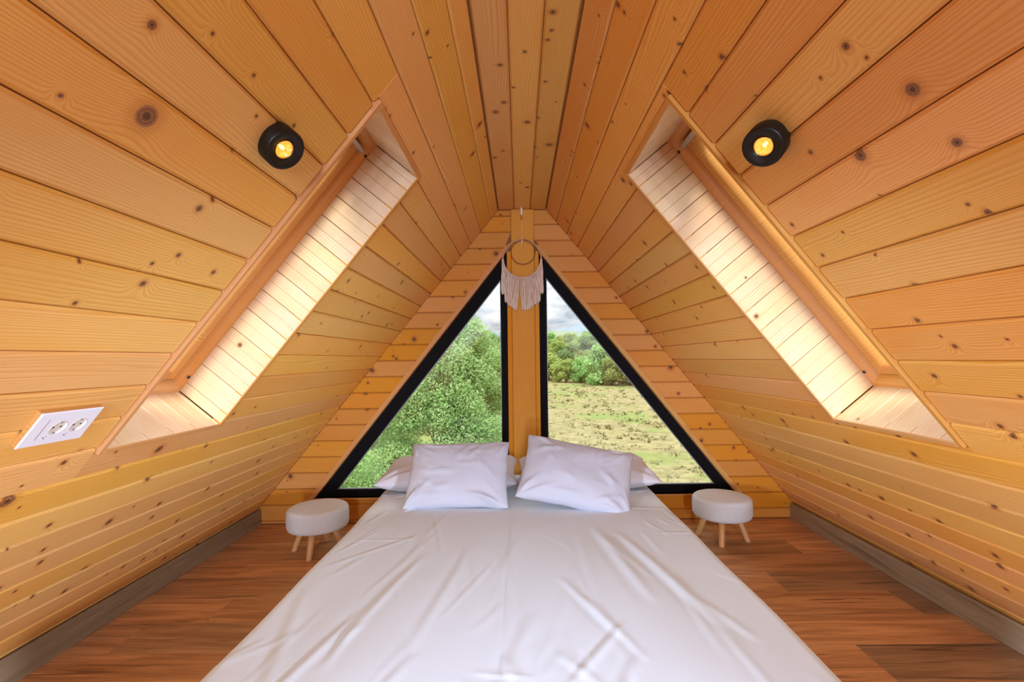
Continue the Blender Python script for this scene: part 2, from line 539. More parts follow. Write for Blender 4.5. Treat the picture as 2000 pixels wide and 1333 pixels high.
M_sheet = fabric('white_cotton', (0.66, 0.74, 0.80), (0.69, 0.775, 0.835), 700, 0.9, 0.08)
M_pillow = fabric('pillow_cotton', (0.53, 0.54, 0.60), (0.56, 0.57, 0.63), 700, 0.9, 0.08)
M_pillow2 = fabric('rear_pillow_cotton', (0.62, 0.59, 0.60), (0.66, 0.63, 0.64), 700, 0.9, 0.08)
M_stool = fabric('grey_felt', (0.62, 0.65, 0.63), (0.82, 0.86, 0.84), 420, 0.95, 0.4)
M_cord = fabric('cotton_cord', (0.74, 0.58, 0.45), (0.84, 0.70, 0.57), 1500, 0.9, 0.3)
M_hoop = plain('rattan_hoop', (0.55, 0.30, 0.14), 0.5)
M_hoop2 = plain('brown_hoop', (0.24, 0.09, 0.025), 0.5)
M_mattress = fabric('mattress_ticking', (0.7, 0.7, 0.7), (0.75, 0.75, 0.75))

# ---------------------------------------------------------------- boards
CH = 0.0065
GAP = 0.0014


def board(name, parent, mat, sections, v0, v1, T, u_org, v_org, place, c0=True, c1=True, knots=None, gap=GAP, ch=CH):
    """sections: list of (left(v), right(v), va, vb); the board spans v0..v1 with chamfered long edges.
    place(u, v, h) -> vector in the parent's space; object origin at place(u_org, v_org, 0)."""
    bm = bmesh.new()
    org = place(u_org, v_org, 0)
    for left, right, va, vb in sections:
        a0 = abs(va - v0) < 1e-6 and c0
        b0 = abs(vb - v1) < 1e-6 and c1
        s = va + (gap if a0 else 0)
        e = vb - (gap if b0 else 0)
        if e - s < 0.004:
            continue
        rows = [(s, T - ch if a0 else T)]
        k = min(ch, (e - s) * .3)
        if a0:
            rows.append((s + k, T))
        if b0:
            rows.append((e - k, T))
        rows.append((e, T - ch if b0 else T))
        prev = None
        for v, h in rows:
            l, r = left(v), right(v)
            if r - l < 0.002:
                l, r = (l + r) / 2 - .001, (l + r) / 2 + .001
            q = [bm.verts.new(place(l, v, 0) - org), bm.verts.new(place(l, v, h) - org),
                 bm.verts.new(place(r, v, h) - org), bm.verts.new(place(r, v, 0) - org)]
            if prev:
                for i in range(4):
                    j = (i + 1) % 4
                    bm.faces.new((prev[i], prev[j], q[j], q[i]))
            else:
                bm.faces.new(q[::-1])
            prev = q
        bm.faces.new(prev)
    if not bm.verts:
        bm.free()
        return None
    o = mesh_obj(name, bm, mat, parent, loc=org)
    if knots:
        for i, k in enumerate(knots[:5]):
            o['knot_%d' % i] = [float(k[0]), float(k[1]), float(k[2])]
    return o


T = 0.012
SKY = {-1: (1.385, 1.912, 0.423, 1.690), 1: (1.402, 1.941, 0.405, 1.708)}     # skylight openings: y0, y1, s0, s1
JO = {-1: [0.0, 0.078, 0.193, 0.308] + [0.423 + 0.1152 * k for k in range(0, 30)],
      1: [0.0, 0.1115, 0.229, 0.3465] + [0.464 + 0.1175 * k for k in range(0, 30)]}
SEND = SLEN - 0.055


def slope_matrix(s):
    ex = Vector((0, s, 0))
    ey = Vector((s * math.cos(A), 0, -math.sin(A)))
    ez = Vector((-s * math.sin(A), 0, -math.cos(A)))
    m = Matrix((ex, ey, ez)).transposed().to_4x4()
    m.translation = Vector((s * HW, 0, H))
    return m


WALL = {}
for s, nm in ((-1, 'wall_left'), (1, 'wall_right')):
    y0, y1, s0, s1 = SKY[s]
    # roof slab behind the boards, open at the skylight
    bm = bmesh.new()
    g = 0.021

    def sb(ya, yb, sa, sb_, h0=-0.30, h1=-T):
        xa, xb = sorted((s * ya, s * yb))
        box_bm(bm, xa, xb, sa, sb_, h0, h1)
    sb(YB, y0 - g, -0.12, SLEN + .02)
    sb(y1 + g, D + .01, -0.12, SLEN + .02)
    sb(y0 - g, y1 + g, -0.12, s0 - g)
    sb(y0 - g, y1 + g, s1 + g, SLEN + .02)
    w = mesh_obj(nm, bm, M_groove)
    w.matrix_world = slope_matrix(s)
    w['kind'] = 'structure'
    WALL[s] = w
    pl = (lambda s: (lambda u, v, h: Vector((s * u, v, h - T))))(s)
    KN = KN_L if s < 0 else KN_R
    J = JO[s]
    for a, b in zip(J[:-1], J[1:]):
        if a >= SEND:
            break
        b = min(b, SEND)
        b_full = b
        oa, ob = max(a, s0 - g), min(b, s1 + g)
        segs = []
        if ob - oa > 0.004:
            cuts = [a, oa, ob, b]
            near, far = [], []
            whole = []
            if oa - a > 1e-4:
                near.append((YB, y0 - g - .003, a, oa))
                far.append((y0 - g - .003, D, a, oa))
            near.append((YB, y0 - g - .003, oa, ob))
            far.append((y1 + g + .002, D, oa, ob))
            if b - ob > 1e-4:
                near.append((YB, y0 - g - .003, ob, b))
                far.append((y0 - g - .003, D, ob, b))
            segs = [near, far]
        else:
            segs = [[(YB, D, a, b)]]
        for sg in segs:
            ua = min(x[0] for x in sg)
            ub = max(x[1] for x in sg)
            kn = [((ky - 0) * s - (s * ua), ks - a, kr * 1.15) for (ky, ks, kr) in KN if a - .004 <= ks < b + .004 and ua <= ky <= ub]
            kn.sort(key=lambda k: -k[2])
            # local coordinates of the board run from its origin (u = ua)
            secs = [((lambda x: (lambda v: x))(u0), (lambda x: (lambda v: x))(u1), va, vb) for (u0, u1, va, vb) in sg]
            jit = random.uniform(-.0006, .0006)
            p2 = (lambda s, jit: (lambda u, v, h: Vector((s * u, v, h - T + (jit if h > 0 else 0)))))(s, jit)
            board('board', w, M_wall if s < 0 else M_wallR, secs, a, b, T, ua, a, p2, knots=kn)

# flat ceiling strip
bm = bmesh.new()
box_bm(bm, -HW - .1, HW + .1, YB, D + .15, H + T, H + .30)
ceiling = tag(mesh_obj('ceiling', bm, M_groove), kind='structure')
for x0, x1 in ((-HW, -0.056), (-0.056, 0.058), (0.058, HW)):
    plc = lambda u, v, h: Vector((v, u, H + T - h))
    kn = [(ky - YB, kx - x0, kr) for (ky, kx, kr) in KN_C if x0 <= kx < x1]
    kn.sort(key=lambda k: -k[2])
    bm_place = lambda u, v, h: Vector((v, u, H + T - h))
    o = board('board', ceiling, M_ceil, [(lambda v: YB, lambda v: D, x0, x1)], x0, x1, T, YB, x0, bm_place, knots=None)
    # the strip's boards run along Y: turn the object so that its own X follows the grain
    R = Matrix.Rotation(math.radians(90), 4, 'Z')
    o.data.transform(R.inverted())
    o.matrix_local = Matrix.Translation(o.location) @ R
    for i, k in enumerate(kn[:5]):
        o['knot_%d' % i] = [k[0], -k[1], k[2]]

# ---------------------------------------------------------------- gable wall with the two triangular windows
TAN = math.tan(A)


def roof_x(z):
    return HW + max(0.0, (H - z)) / TAN


OZ0 = 0.178                      # sill of the openings
def open_x(z):                   # outer edge of the opening's sloped side
    return 0.113 + (1.930 - z) / 1.2535


gable = bmesh.new()
Yb0, Yb1 = D + T, D + 0.20


def gp(pts):
    prism_bm(gable, pts, lambda p: Vector((p[0], Yb0, p[1])), lambda p: Vector((p[0], Yb1, p[1])))


ZA = 1.93
for s in (-1, 1):
    gp([(s * open_x(OZ0), OZ0), (s * (roof_x(OZ0) + .04), OZ0), (s * (roof_x(ZA) + .04), ZA), (s * open_x(ZA), ZA)])
gp([(-roof_x(0) - .1, -0.02), (roof_x(0) + .1, -0.02), (roof_x(OZ0) + .04, OZ0), (-roof_x(OZ0) - .04, OZ0)])
gp([(-roof_x(ZA) - .04, ZA), (roof_x(ZA) + .04, ZA), (HW + .1, H + .02), (-HW - .1, H + .02)])
gp([(-.11, OZ0), (.11, OZ0), (.11, ZA), (-.11, ZA)])
wall_back = tag(mesh_obj('wall_back', gable, M_groove), kind='structure')

TRW = 0.030
for s in (-1, 1):
    z0 = 2.068 if s < 0 else 2.0056
    zs = sorted([z0 + 0.1138 * k for k in range(-19, 3)])
    zs = [z for z in zs if 0.01 < z < H - .01]
    zs = [0.0] + zs + [H]
    def post_edge(z):
        return 0.083
    def op(z):
        return open_x(z) + TRW * 1.28
    for a, b in zip(zs[:-1], zs[1:]):
        mids = [a]
        for c in (OZ0 - .012,):
            if a < c < b:
                mids.append(c)
        mids.append(b)
        secs = []
        for va, vb in zip(mids[:-1], mids[1:]):
            vm = (va + vb) / 2
            if vm < OZ0 - .012:
                inner = lambda z: 0.115
            else:
                inner = lambda z: max(post_edge(z), op(z))
            outer = lambda z: roof_x(z) - .002
            if s > 0:
                secs.append((inner, outer, va, vb))
            else:
                secs.append(((lambda f: (lambda z: -f(z)))(outer), (lambda f: (lambda z: -f(z)))(inner), va, vb))
        u0 = -2.0 if s < 0 else 0.0
        kn = [(kx - u0, kz - a, kr) for (kx, kz, kr) in KN_B if a <= kz < b and kx * s > 0]
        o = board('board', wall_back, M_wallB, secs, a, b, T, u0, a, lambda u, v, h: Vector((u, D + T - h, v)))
        if o:
            R = Matrix.Rotation(math.radians(90), 4, 'X')
            o.data.transform(R.inverted())
            o.matrix_local = Matrix.Translation(o.location) @ R
            for i, k in enumerate(kn[:5]):
                o['knot_%d' % i] = [k[0], k[1], k[2] * 1.1]

# sloped and bottom trims around the openings, sill
for s in (-1, 1):
    bm = bmesh.new()
    Lg = math.hypot(1, 1.2535)
    zt, zb = 1.972, OZ0 - .012
    pts = [(open_x(zt), zt), (open_x(zt) + TRW * 1.28, zt), (open_x(zb) + TRW * 1.28, zb), (open_x(zb), zb)]
    c = Vector((s * open_x(1.0), D, 1.0))
    prism_bm(bm, pts, lambda p: Vector((s * p[0], D - .006, p[1])) - c, lambda p: Vector((s * p[0], D + .075, p[1])) - c)
    o = mesh_obj('trim_1' if s < 0 else 'trim_2', bm, M_trim, loc=c)
    dirv = Vector((s * 1 / 1.2535, 0, -1)).normalized()
    zax = Vector((0, -1, 0))
    R = Matrix((dirv, zax.cross(dirv), zax)).transposed().to_4x4()
    o.data.transform(R.inverted())
    o.matrix_world = Matrix.Translation(c) @ R
    tag(o, kind='structure')
    a, b = sorted((s * 0.11, s * (open_x(OZ0) + .01)))
    tag(box('trim_3' if s < 0 else 'trim_4', a, b, D - .008, D + .075, OZ0 - .012, OZ0 - .0, M_trim, bevel=.002), kind='structure')

# post between the windows
post = empty('trim_5')
tag(post, kind='structure')
box('post_face', -.080, .082, D - .018, D + .1, 0.0, H - .002, M_post, post, bevel=.004)
box('post_side', -.113, -.081, D - .003, D + .1, OZ0, 1.93, M_post, post, bevel=.003)
box('post_side', .083, .115, D - .003, D + .1, OZ0, 1.93, M_post, post, bevel=.003)

# windows
def at_depth(p, Y):
    k = Y / D
    return (CAMX + (p[0] - CAMX) * k, CAMZ + (p[1] - CAMZ) * k)


def inset_tri(tri, d):
    """Move each edge of a triangle inwards by d."""
    n = len(tri)
    cx = sum(p[0] for p in tri) / n
    cy = sum(p[1] for p in tri) / n
    lines = []
    for i in range(n):
        p, q = tri[i], tri[(i + 1) % n]
        dx, dy = q[0] - p[0], q[1] - p[1]
        L = math.hypot(dx, dy)
        nx, ny = -dy / L, dx / L
        if (cx - p[0]) * nx + (cy - p[1]) * ny < 0:
            nx, ny = -nx, -ny
        lines.append((nx, ny, nx * p[0] + ny * p[1] + d))
    out = []
    for i in range(n):
        a1, b1, c1 = lines[i - 1]
        a2, b2, c2 = lines[i]
        det = a1 * b2 - a2 * b1
        out.append(((c1 * b2 - c2 * b1) / det, (a1 * c2 - a2 * c1) / det))
    return out


YF = D + 0.050
for s in (-1, 1):
    xo = 0.113
    gx = 0.162 if s < 0 else 0.168
    gz = 0.245 if s < 0 else 0.252
    gb = 1.339 if s < 0 else 1.349
    inner = [(s * gx, gz + (gb - gx) * 1.2535), (s * gb, gz), (s * gx, gz)]
    inner = [at_depth(p, YF) for p in inner]
    outer = [(s * (xo - .004), 1.935), (s * (open_x(OZ0) + .004), OZ0), (s * (xo - .004), OZ0)]
    cx, cz = (s * 0.6, 0.6)
    win = empty('window_1' if s < 0 else 'window_2', (cx, YF, cz))
    tag(win, kind='structure')
    bm = bmesh.new()
    P = lambda Y: (lambda p: Vector((p[0] - cx, Y - YF, p[1] - cz)))
    ring_bm(bm, outer, inset_tri(inner, -.006), P(YF), P(YF + .055))
    bm2_outer = inset_tri(inner, -.022)
    mesh_obj('frame', bm, M_black, win)
    bm = bmesh.new()
    ring_bm(bm, inset_tri(inner, -.024), inset_tri(inner, -.002), P(YF - .008), P(YF + .03))
    mesh_obj('glazing_bead', bm, M_black, win)
    bm = bmesh.new()
    ring_bm(bm, inset_tri(inner, -.004), inset_tri(inner, .003), P(YF + .006), P(YF + .02))
    mesh_obj('gasket', bm, M_bead, win)
    bm = bmesh.new()
    prism_bm(bm, inset_tri(inner, -.008), P(YF + .022), P(YF + .0225))
    bmesh.ops.delete(bm, geom=[f for f in bm.faces if abs(f.calc_center_median().y - .022) > 1e-5], context='FACES')
    mesh_obj('pane', bm, M_glass, win, recalc=False)

# rear wall behind the photographer and the floor slab
bm = bmesh.new()
prism_bm(bm, [(-roof_x(0) - .05, 0), (roof_x(0) + .05, 0), (HW + .03, H + .02), (-HW - .03, H + .02)],
         lambda p: Vector((p[0], YB - .12, p[1])), lambda p: Vector((p[0], YB, p[1])))
tag(mesh_obj('wall_rear', bm, M_wall), kind='structure')

floor = tag(box('floor', -2.3, 2.3, YB - .12, D + .2, -.16, -.0082, M_groove), kind='structure')
rows = [2.126 + 0.2185 * k for k in range(-18, 7)]
for i, (a, b) in enumerate(zip(rows[:-1], rows[1:])):
    b = min(b, D - .001)
    a = max(a, YB + .001)
    if b - a < .01:
        continue
    seams = {round(2.3445, 3): [-1.20, 1.278], round(2.126, 3): [-1.45, -.2, 1.76], round(1.689, 3): [-1.05, 1.30],
             round(2.563, 3): [-1.6, 0.7], round(2.7815, 3): [-.9, 1.62], round(1.9075, 3): [-1.7, 0.4]}.get(round(a, 3))
    if seams is None:
        st = random.uniform(-1.9, -.8)
        seams = [st, st + 1.28, st + 2.56]
    xs = [-1.93] + [x for x in seams if -1.9 < x < 1.9] + [1.93]
    for x0, x1 in zip(xs[:-1], xs[1:]):
        bm = bmesh.new()
        box_bm(bm, 0.0005, x1 - x0 - .0005, .0005, b - a - .0005, -.008, 0, .0009)
        o = mesh_obj('floor_plank', bm, M_floor, floor)
        o.location = Vector((x0, a, 0)) - floor.location
        tone = random.choice([0, 0, .25, .6, .9])
        if abs(a - 2.126) < .01:
            tone = 1.0 if x0 > 1.7 else 0.0
        if abs(a - 2.3445) < .01:
            tone = .75 if x0 > 1.2 else 0.1
        if abs(a - 1.689) < .01:
            tone = 1.0 if x0 > 1.2 else 0.0
        o['tone'] = float(tone)

for s, nm in ((-1, 'baseboard_left'), (1, 'baseboard_right')):
    a, b = sorted((s * 1.886, s * 1.900))
    o = box(nm, a, b, YB, D - .001, 0.0, .110, M_base, bevel=.002)
    tag(o, kind='structure')
    o['tone'] = 0.0
    box('backing', *sorted((s * 1.900 , s * 1.94)), YB, D - .001, 0.0, .05, M_groove, o).location -= o.location

# ---------------------------------------------------------------- skylights
HD = 0.20
for s in (-1, 1):
    y0, y1, s0, s1 = SKY[s]
    w = empty('window_3' if s < 0 else 'window_4', mat=slope_matrix(s) @ Matrix.Translation((s * (y0 + y1) / 2, (s0 + s1) / 2, 0)))
    tag(w, kind='structure')
    ym, sm = (y0 + y1) / 2, (s0 + s1) / 2
    # local: u across (towards the window gable), v down the slope, h inwards
    P = (lambda s, ym, sm: (lambda u, v, h: Vector((s * (u - ym), v - sm, h))))(s, ym, sm)
    # lining boards run outwards through the roof
    def lining(fix, along0, along1, pitch, face, shift=0.0):
        k = 0
        v = along0 - shift
        while v < along1 - .004:
            va, vb = max(v, along0), min(v + pitch, along1)
            v += pitch
            if vb - va < .006:
                continue
            half = (va + vb) / 2
            bm = bmesh.new()
            parts = [(va, vb)] if vb - va < .05 else [(va, half), (half, vb)]
            for j, (pa, pb) in enumerate(parts):
                ga = .0010 if j == 0 else .0003
                gb_ = .0010 if j == len(parts) - 1 else .0003
                c = .0025 if j == 0 else .0014
                c2 = .0025 if j == len(parts) - 1 else .0014
                prof = [(pa + ga, -.010), (pa + ga, -c), (pa + ga + c, 0), (pb - gb_ - c2, 0), (pb - gb_, -c2), (pb - gb_, -.010)]
                prism_bm(bm, prof, lambda q: face(q[0], q[1], .006) , lambda q: face(q[0], q[1], -HD - .09))
            org = face(va, 0, 0)
            for vtx in bm.verts:
                vtx.co -= org
            o = mesh_obj('lining_board', bm, M_lining, w, loc=org)
            ax = (face(va, 0, -1) - face(va, 0, 0)).normalized()
            ay = (face(va + 1, 0, 0) - face(va, 0, 0)).normalized()
            R = Matrix((ax, ay, ax.cross(ay))).transposed().to_4x4()
            o.data.transform(R.inverted())
            o.matrix_local = Matrix.Translation(org) @ R
    f_far = lambda a, d, h: P(y1 - d, a, h)
    f_near = lambda a, d, h: P(y0 + d, a, h)
    f_bot = lambda a, d, h: P(a, s1 - d, h)
    f_top = lambda a, d, h: P(a, s0 + d, h)
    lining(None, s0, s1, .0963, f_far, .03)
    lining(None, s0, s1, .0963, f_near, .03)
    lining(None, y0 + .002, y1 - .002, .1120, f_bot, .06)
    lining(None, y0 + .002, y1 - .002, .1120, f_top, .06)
    # edge strips standing a little proud of the wall boards
    e = 0.019
    for nm2, (ua, ub, va, vb) in {'far': (y1 + .001, y1 + e, s0 - e, s1 + e), 'near': (y0 - e, y0 - .001, s0 - e, s1 + e),
                                  'top': (y0, y1, s0 - e, s0 - .001), 'bottom': (y0, y1, s1 + .001, s1 + e)}.items():
        a = P(ua, va, -.03)
        b = P(ub, vb, .010)
        lo = Vector([min(a[i], b[i]) for i in range(3)])
        hi = Vector([max(a[i], b[i]) for i in range(3)])
        c = (lo + hi) / 2
        bm = bmesh.new()
        box_bm(bm, lo.x - c.x, hi.x - c.x, lo.y - c.y, hi.y - c.y, lo.z - c.z, hi.z - c.z, .002)
        o = mesh_obj('edge_strip', bm, M_trim, w, loc=c)
        if nm2 in ('far', 'near'):
            R = Matrix.Rotation(math.radians(90), 4, 'Z')
            o.data.transform(R.inverted())
            o.matrix_local = Matrix.Translation(c) @ R
    # window frame and sash: rings of four mitred members
    def member_ring(name, inset0, wid, h0, h1, mat, rnd):
        U0, U1, V0, V1 = y0 + inset0, y1 - inset0, s0 + inset0, s1 - inset0
        outer = [(U0, V0), (U1, V0), (U1, V1), (U0, V1)]
        inner = [(U0 + wid, V0 + wid), (U1 - wid, V0 + wid), (U1 - wid, V1 - wid), (U0 + wid, V1 - wid)]
        for i in range(4):
            j = (i + 1) % 4
            bm = bmesh.new()
            # rounded profile from the outer edge (t=0) to the inner edge (t=1)
            prof = [(0.0, h0), (0.0, h1)]
            n = 6
            for k in range(1, n + 1):
                t = k / n
                prof.append((1 - rnd + rnd * math.sin(t * math.pi / 2), h0 + (h1 - h0) * (1 - rnd + rnd * math.cos(t * math.pi / 2)) if rnd else h1))
            prof.append((1.0, h0))
            ra, rb = [], []
            for t, h in prof:
                pa = (outer[i][0] + (inner[i][0] - outer[i][0]) * t, outer[i][1] + (inner[i][1] - outer[i][1]) * t)
                pb = (outer[j][0] + (inner[j][0] - outer[j][0]) * t, outer[j][1] + (inner[j][1] - outer[j][1]) * t)
                ra.append(bm.verts.new(P(pa[0], pa[1], h)))
                rb.append(bm.verts.new(P(pb[0], pb[1], h)))
            m = len(prof)
            for k in range(m):
                bm.faces.new((ra[k], ra[(k + 1) % m], rb[(k + 1) % m], rb[k]))
            bm.faces.new(ra[::-1])
            bm.faces.new(rb)
            o = mesh_obj(name, bm, mat, w)
    member_ring('frame_bar', -.001, .045, -HD - .07, -HD, M_sash, .85)
    member_ring('sash_bar', .045, .040, -HD - .09, -HD - .028, M_trim, .4)
    bm = bmesh.new()
    q = [P(y0 + .07, s0 + .07, -HD - .07), P(y1 - .07, s0 + .07, -HD - .07), P(y1 - .07, s1 - .07, -HD - .07), P(y0 + .07, s1 - .07, -HD - .07)]
    bm.faces.new([bm.verts.new(x) for x in q])
    mesh_obj('pane', bm, M_glass, w, recalc=False)
    # round screw plugs on the far frame member
    for v in (s0 + .065, s1 - .075):
        bm = bmesh.new()
        lathe_bm(bm, [(0.0001, .004), (.0045, .004), (.006, .0035), (.007, 0)], 20)
        m4 = Matrix.Translation(P(y1 - .016, v, -HD - .001))
        bm.transform(m4)
        mesh_obj('screw_plug', bm, M_dark, w, smooth=True)
    # control bar across the head of the sash
    a, b = P(y0 + .06, s0 + .055, -HD - .01), P(y1 - .06, s0 + .075, -HD + .012)
    bm = bmesh.new()
    box_bm(bm, min(a.x, b.x), max(a.x, b.x), min(a.y, b.y), max(a.y, b.y), min(a.z, b.z), max(a.z, b.z), .004)
    mesh_obj('control_bar', bm, M_metal, w)

# ---------------------------------------------------------------- bed
BX, BHW, BZ = -0.048, 0.818, 0.36
BY0, BY1 = 1.02, 3.28
bed = empty('bed', (BX, 2.15, 0))
tag(bed, 'low double bed whose mattress and base are hidden under the white sheet', 'bed')
o = box('bed_base', -.76, .76, -1.05, 1.08, .05, .15, M_legwood, bed, bevel=.01)
for x in (-.68, .68):
    for y in (-.95, .95):
        box('leg', x - .03, x + .03, y - .03, y + .03, 0, .05, M_legwood, bed)
o = box('mattress', -.785, .785, -1.10, 1.12, .152, BZ - .012, M_mattress, bed, bevel=.03)

creases = []
rc = random.Random(11)
# the creases one can follow in the photograph: long soft ones fanning out towards the foot
for (xa, ya, xb, yb, amp, wd) in [(-.03, 2.52, -.035, .98, .0065, .0035), (-.50, 1.55, -.62, 1.02, .006, .012), (-.38, 1.95, -.52, 1.35, .005, .014),
                                  (.36, 2.25, .45, 1.55, .008, .022), (.45, 2.2, .62, 1.4, .008, .02), (.15, 1.75, .30, 1.35, .005, .012),
                                  (.33, 1.45, .12, 1.15, .004, .010), (.22, 1.6, .35, 1.25, .005, .011), (.05, 1.5, -.06, 1.05, .004, .02),
                                  (-.8, 2.12, -.40, 2.12, .003, .006), (.62, 2.16, .8, 2.16, .003, .006), (.50, 2.55, .8, 2.5, .004, .008),
                                  (-.2, 2.0, -.30, 1.3, .004, .018), (.28, 2.2, .26, 1.5, .004, .02), (-.75, 1.7, -.6, 1.1, .005, .02),
                                  (-.12, 1.22, .05, 1.19, .002, .008), (-.12, 1.13, .03, 1.11, .002, .008)]:
    creases.append((xa, ya, xb, yb, amp, wd))
for _ in range(70):
    x = rc.uniform(-.75, .75)
    y = rc.uniform(1.1, 2.6)
    L = rc.uniform(.12, .55)
    an = rc.gauss(0, .28) + x * .25
    creases.append((x, y, x + math.sin(an) * L, y - math.cos(an) * L, rc.uniform(.0012, .0035), rc.uniform(.006, .016)))
# gathers at the head, left and right of the pillows
for _ in range(26):
    sgn = rc.choice((-1, 1))
    x = sgn * rc.uniform(.55, .80)
    y = rc.uniform(2.45, 3.2)
    an = rc.uniform(-1.2, 1.2)
    L = rc.uniform(.06, .2)
    creases.append((x, y, x + math.sin(an) * L, y + math.cos(an) * L, rc.uniform(.002, .006), rc.uniform(.006, .014)))


def sheet_h(x, y):
    h = 0.0
    for xa, ya, xb, yb, amp, wd in creases:
        dx, dy = xb - xa, yb - ya
        L2 = dx * dx + dy * dy
        t = ((x - xa) * dx + (y - ya) * dy) / L2
        if t < -.1 or t > 1.1:
            continue
        d = ((x - xa) * dy - (y - ya) * dx) / math.sqrt(L2)
        if abs(d) > wd * 4:
            continue
        e = max(0, 1 - abs(2 * min(max(t, 0), 1) - 1) ** 3)
        # one flank steeper than the other
        dd = d / wd
        h += .75 * amp * e * (math.exp(-dd * dd) - .45 * math.exp(-(dd - 1.6) ** 2))
    h += .0035 * noise.noise(Vector((x * 2.2, y * 1.3, 3)))
    h += .0016 * noise.noise(Vector((x * 9, y * 2.5, 7)))
    return h


bm = bmesh.new()
NX, NY = 200, 230
grid = []
for j in range(NY + 1):
    y = BY0 + (BY1 - BY0) * j / NY
    row = []
    for i in range(NX + 1):
        u = -1.22 + 2.44 * i / NX          # beyond +-1 the cloth turns down the side
        edge = 1 + 0.018 * noise.noise(Vector((y * 1.7, 1 if u > 0 else 5, 0)))
        bulge = 0.0
        if u < 0:
            bulge = .02 * math.exp(-((y - 2.95) / .15) ** 2)
        au = abs(u)
        r = .035
        wv = BHW * edge + bulge
        if au <= 1:
            x = math.copysign(au * wv, u)
            z = BZ - (0 if wv - abs(x) > r else (r - math.sqrt(max(0, r * r - (r - (wv - abs(x))) ** 2))))
            z += sheet_h(x, y) * min(1, (wv - abs(x)) / .05 + .25)
        else:
            d = (au - 1) * 1.25
            x = math.copysign(wv - .006 * math.sin(y * 24 + u * 3) * d / .27, u)
            z = BZ - r - d + .006 * math.sin(y * 11)
        row.append(bm.verts.new((x - 0, y - 2.15, z)))
    grid.append(row)
for j in range(NY):
    for i in range(NX):
        bm.faces.new((grid[j][i], grid[j][i + 1], grid[j + 1][i + 1], grid[j + 1][i]))
# the cloth also falls over the foot end
o = mesh_obj('bed_sheet', bm, M_sheet, smooth=True, loc=(BX, 2.15, 0))
tag(o, 'white cotton sheet with a centre seam and soft wrinkles spread over the bed', 'bed sheet')


def pillow(name, W, Hh, TH, mat4, mat, seed, label, sag=0.0):
    bm = bmesh.new()
    n = 56
    m = 40
    r = random.Random(seed)
    folds = []
    for cxs, cys in ((-1, -1), (1, -1), (1, 1), (-1, 1)):
        for _ in range(5):
            t = r.uniform(.1, 1.45)
            folds.append((cxs, cys, t, r.uniform(.006, .013), r.uniform(.03, .07), r.uniform(.4, .95)))
    rnd_folds = [(r.uniform(-.7, .7), r.uniform(-.8, .8), r.uniform(0, math.pi), r.uniform(.15, .4), r.uniform(.004, .009), r.uniform(.02, .06)) for _ in range(20)]

    def surf(u, v, side):
        pin = 1 - .05 * (1 - abs(u) ** 2.5) * abs(v) ** 3
        x = u * W / 2 * (1 - .045 * (1 - v * v) * abs(u) ** 3)
        y = v * Hh / 2 * (1 - .06 * (1 - u * u) * abs(v) ** 3)
        prof = max(0, (1 - abs(u) ** 2.3)) ** .52 * max(0, (1 - abs(v) ** 2.3)) ** .52
        z = side * TH / 2 * prof
        w = 0
        for cxs, cys, t, amp, wd, ln in folds:
            du, dv = (u - cxs) * -cxs, (v - cys) * -cys
            a = du * math.cos(t) + dv * math.sin(t)
            b = -du * math.sin(t) + dv * math.cos(t)
            if a > 0 and a < ln:
                w += amp * math.sin(math.pi * a / ln) * math.exp(-(b / wd) ** 2)
        for fx, fy, an, ln, amp, wd in rnd_folds:
            a = (u - fx) * math.cos(an) + (v - fy) * math.sin(an)
            b = -(u - fx) * math.sin(an) + (v - fy) * math.cos(an)
            if abs(a) < ln:
                w += amp * math.cos(a / ln * math.pi / 2) * math.exp(-(b / wd) ** 2)
        z += side * w * min(1, prof * 2.5)
        z += .012 * noise.noise(Vector((u * 1.3 + seed, v * 1.3, side))) * prof
        edge = .006 * noise.noise(Vector((u * 3, v * 3, seed)))
        return Vector((x + edge, y + edge - sag * u * u, z))
    top, bot = {}, {}
    for j in range(m + 1):
        for i in range(n + 1):
            uu = math.sin((i / n * 2 - 1) * math.pi / 2)
            vv = math.sin((j / m * 2 - 1) * math.pi / 2)
            uu = .55 * uu + .45 * (i / n * 2 - 1)
            vv = .55 * vv + .45 * (j / m * 2 - 1)
            top[i, j] = bm.verts.new(surf(uu, vv, 1))
            bot[i, j] = top[i, j] if i in (0, n) or j in (0, m) else bm.verts.new(surf(uu, vv, -1))
    for j in range(m):
        for i in range(n):
            bm.faces.new((top[i, j], top[i + 1, j], top[i + 1, j + 1], top[i, j + 1]))
            bm.faces.new((bot[i, j], bot[i, j + 1], bot[i + 1, j + 1], bot[i + 1, j]))
    o = mesh_obj(name, bm, mat, smooth=True)
    o.matrix_world = mat4
    tag(o, label, 'pillow')
    return o


def stand(cx, cy, cz, tilt, yaw, roll):
    """Pillow whose width runs along X, leaning back by tilt from the vertical."""
    return (Matrix.Translation((cx, cy, cz)) @ Matrix.Rotation(math.radians(yaw), 4, 'Z') @
            Matrix.Rotation(math.radians(90 - tilt), 4, 'X') @ Matrix.Rotation(math.radians(roll), 4, 'Z'))


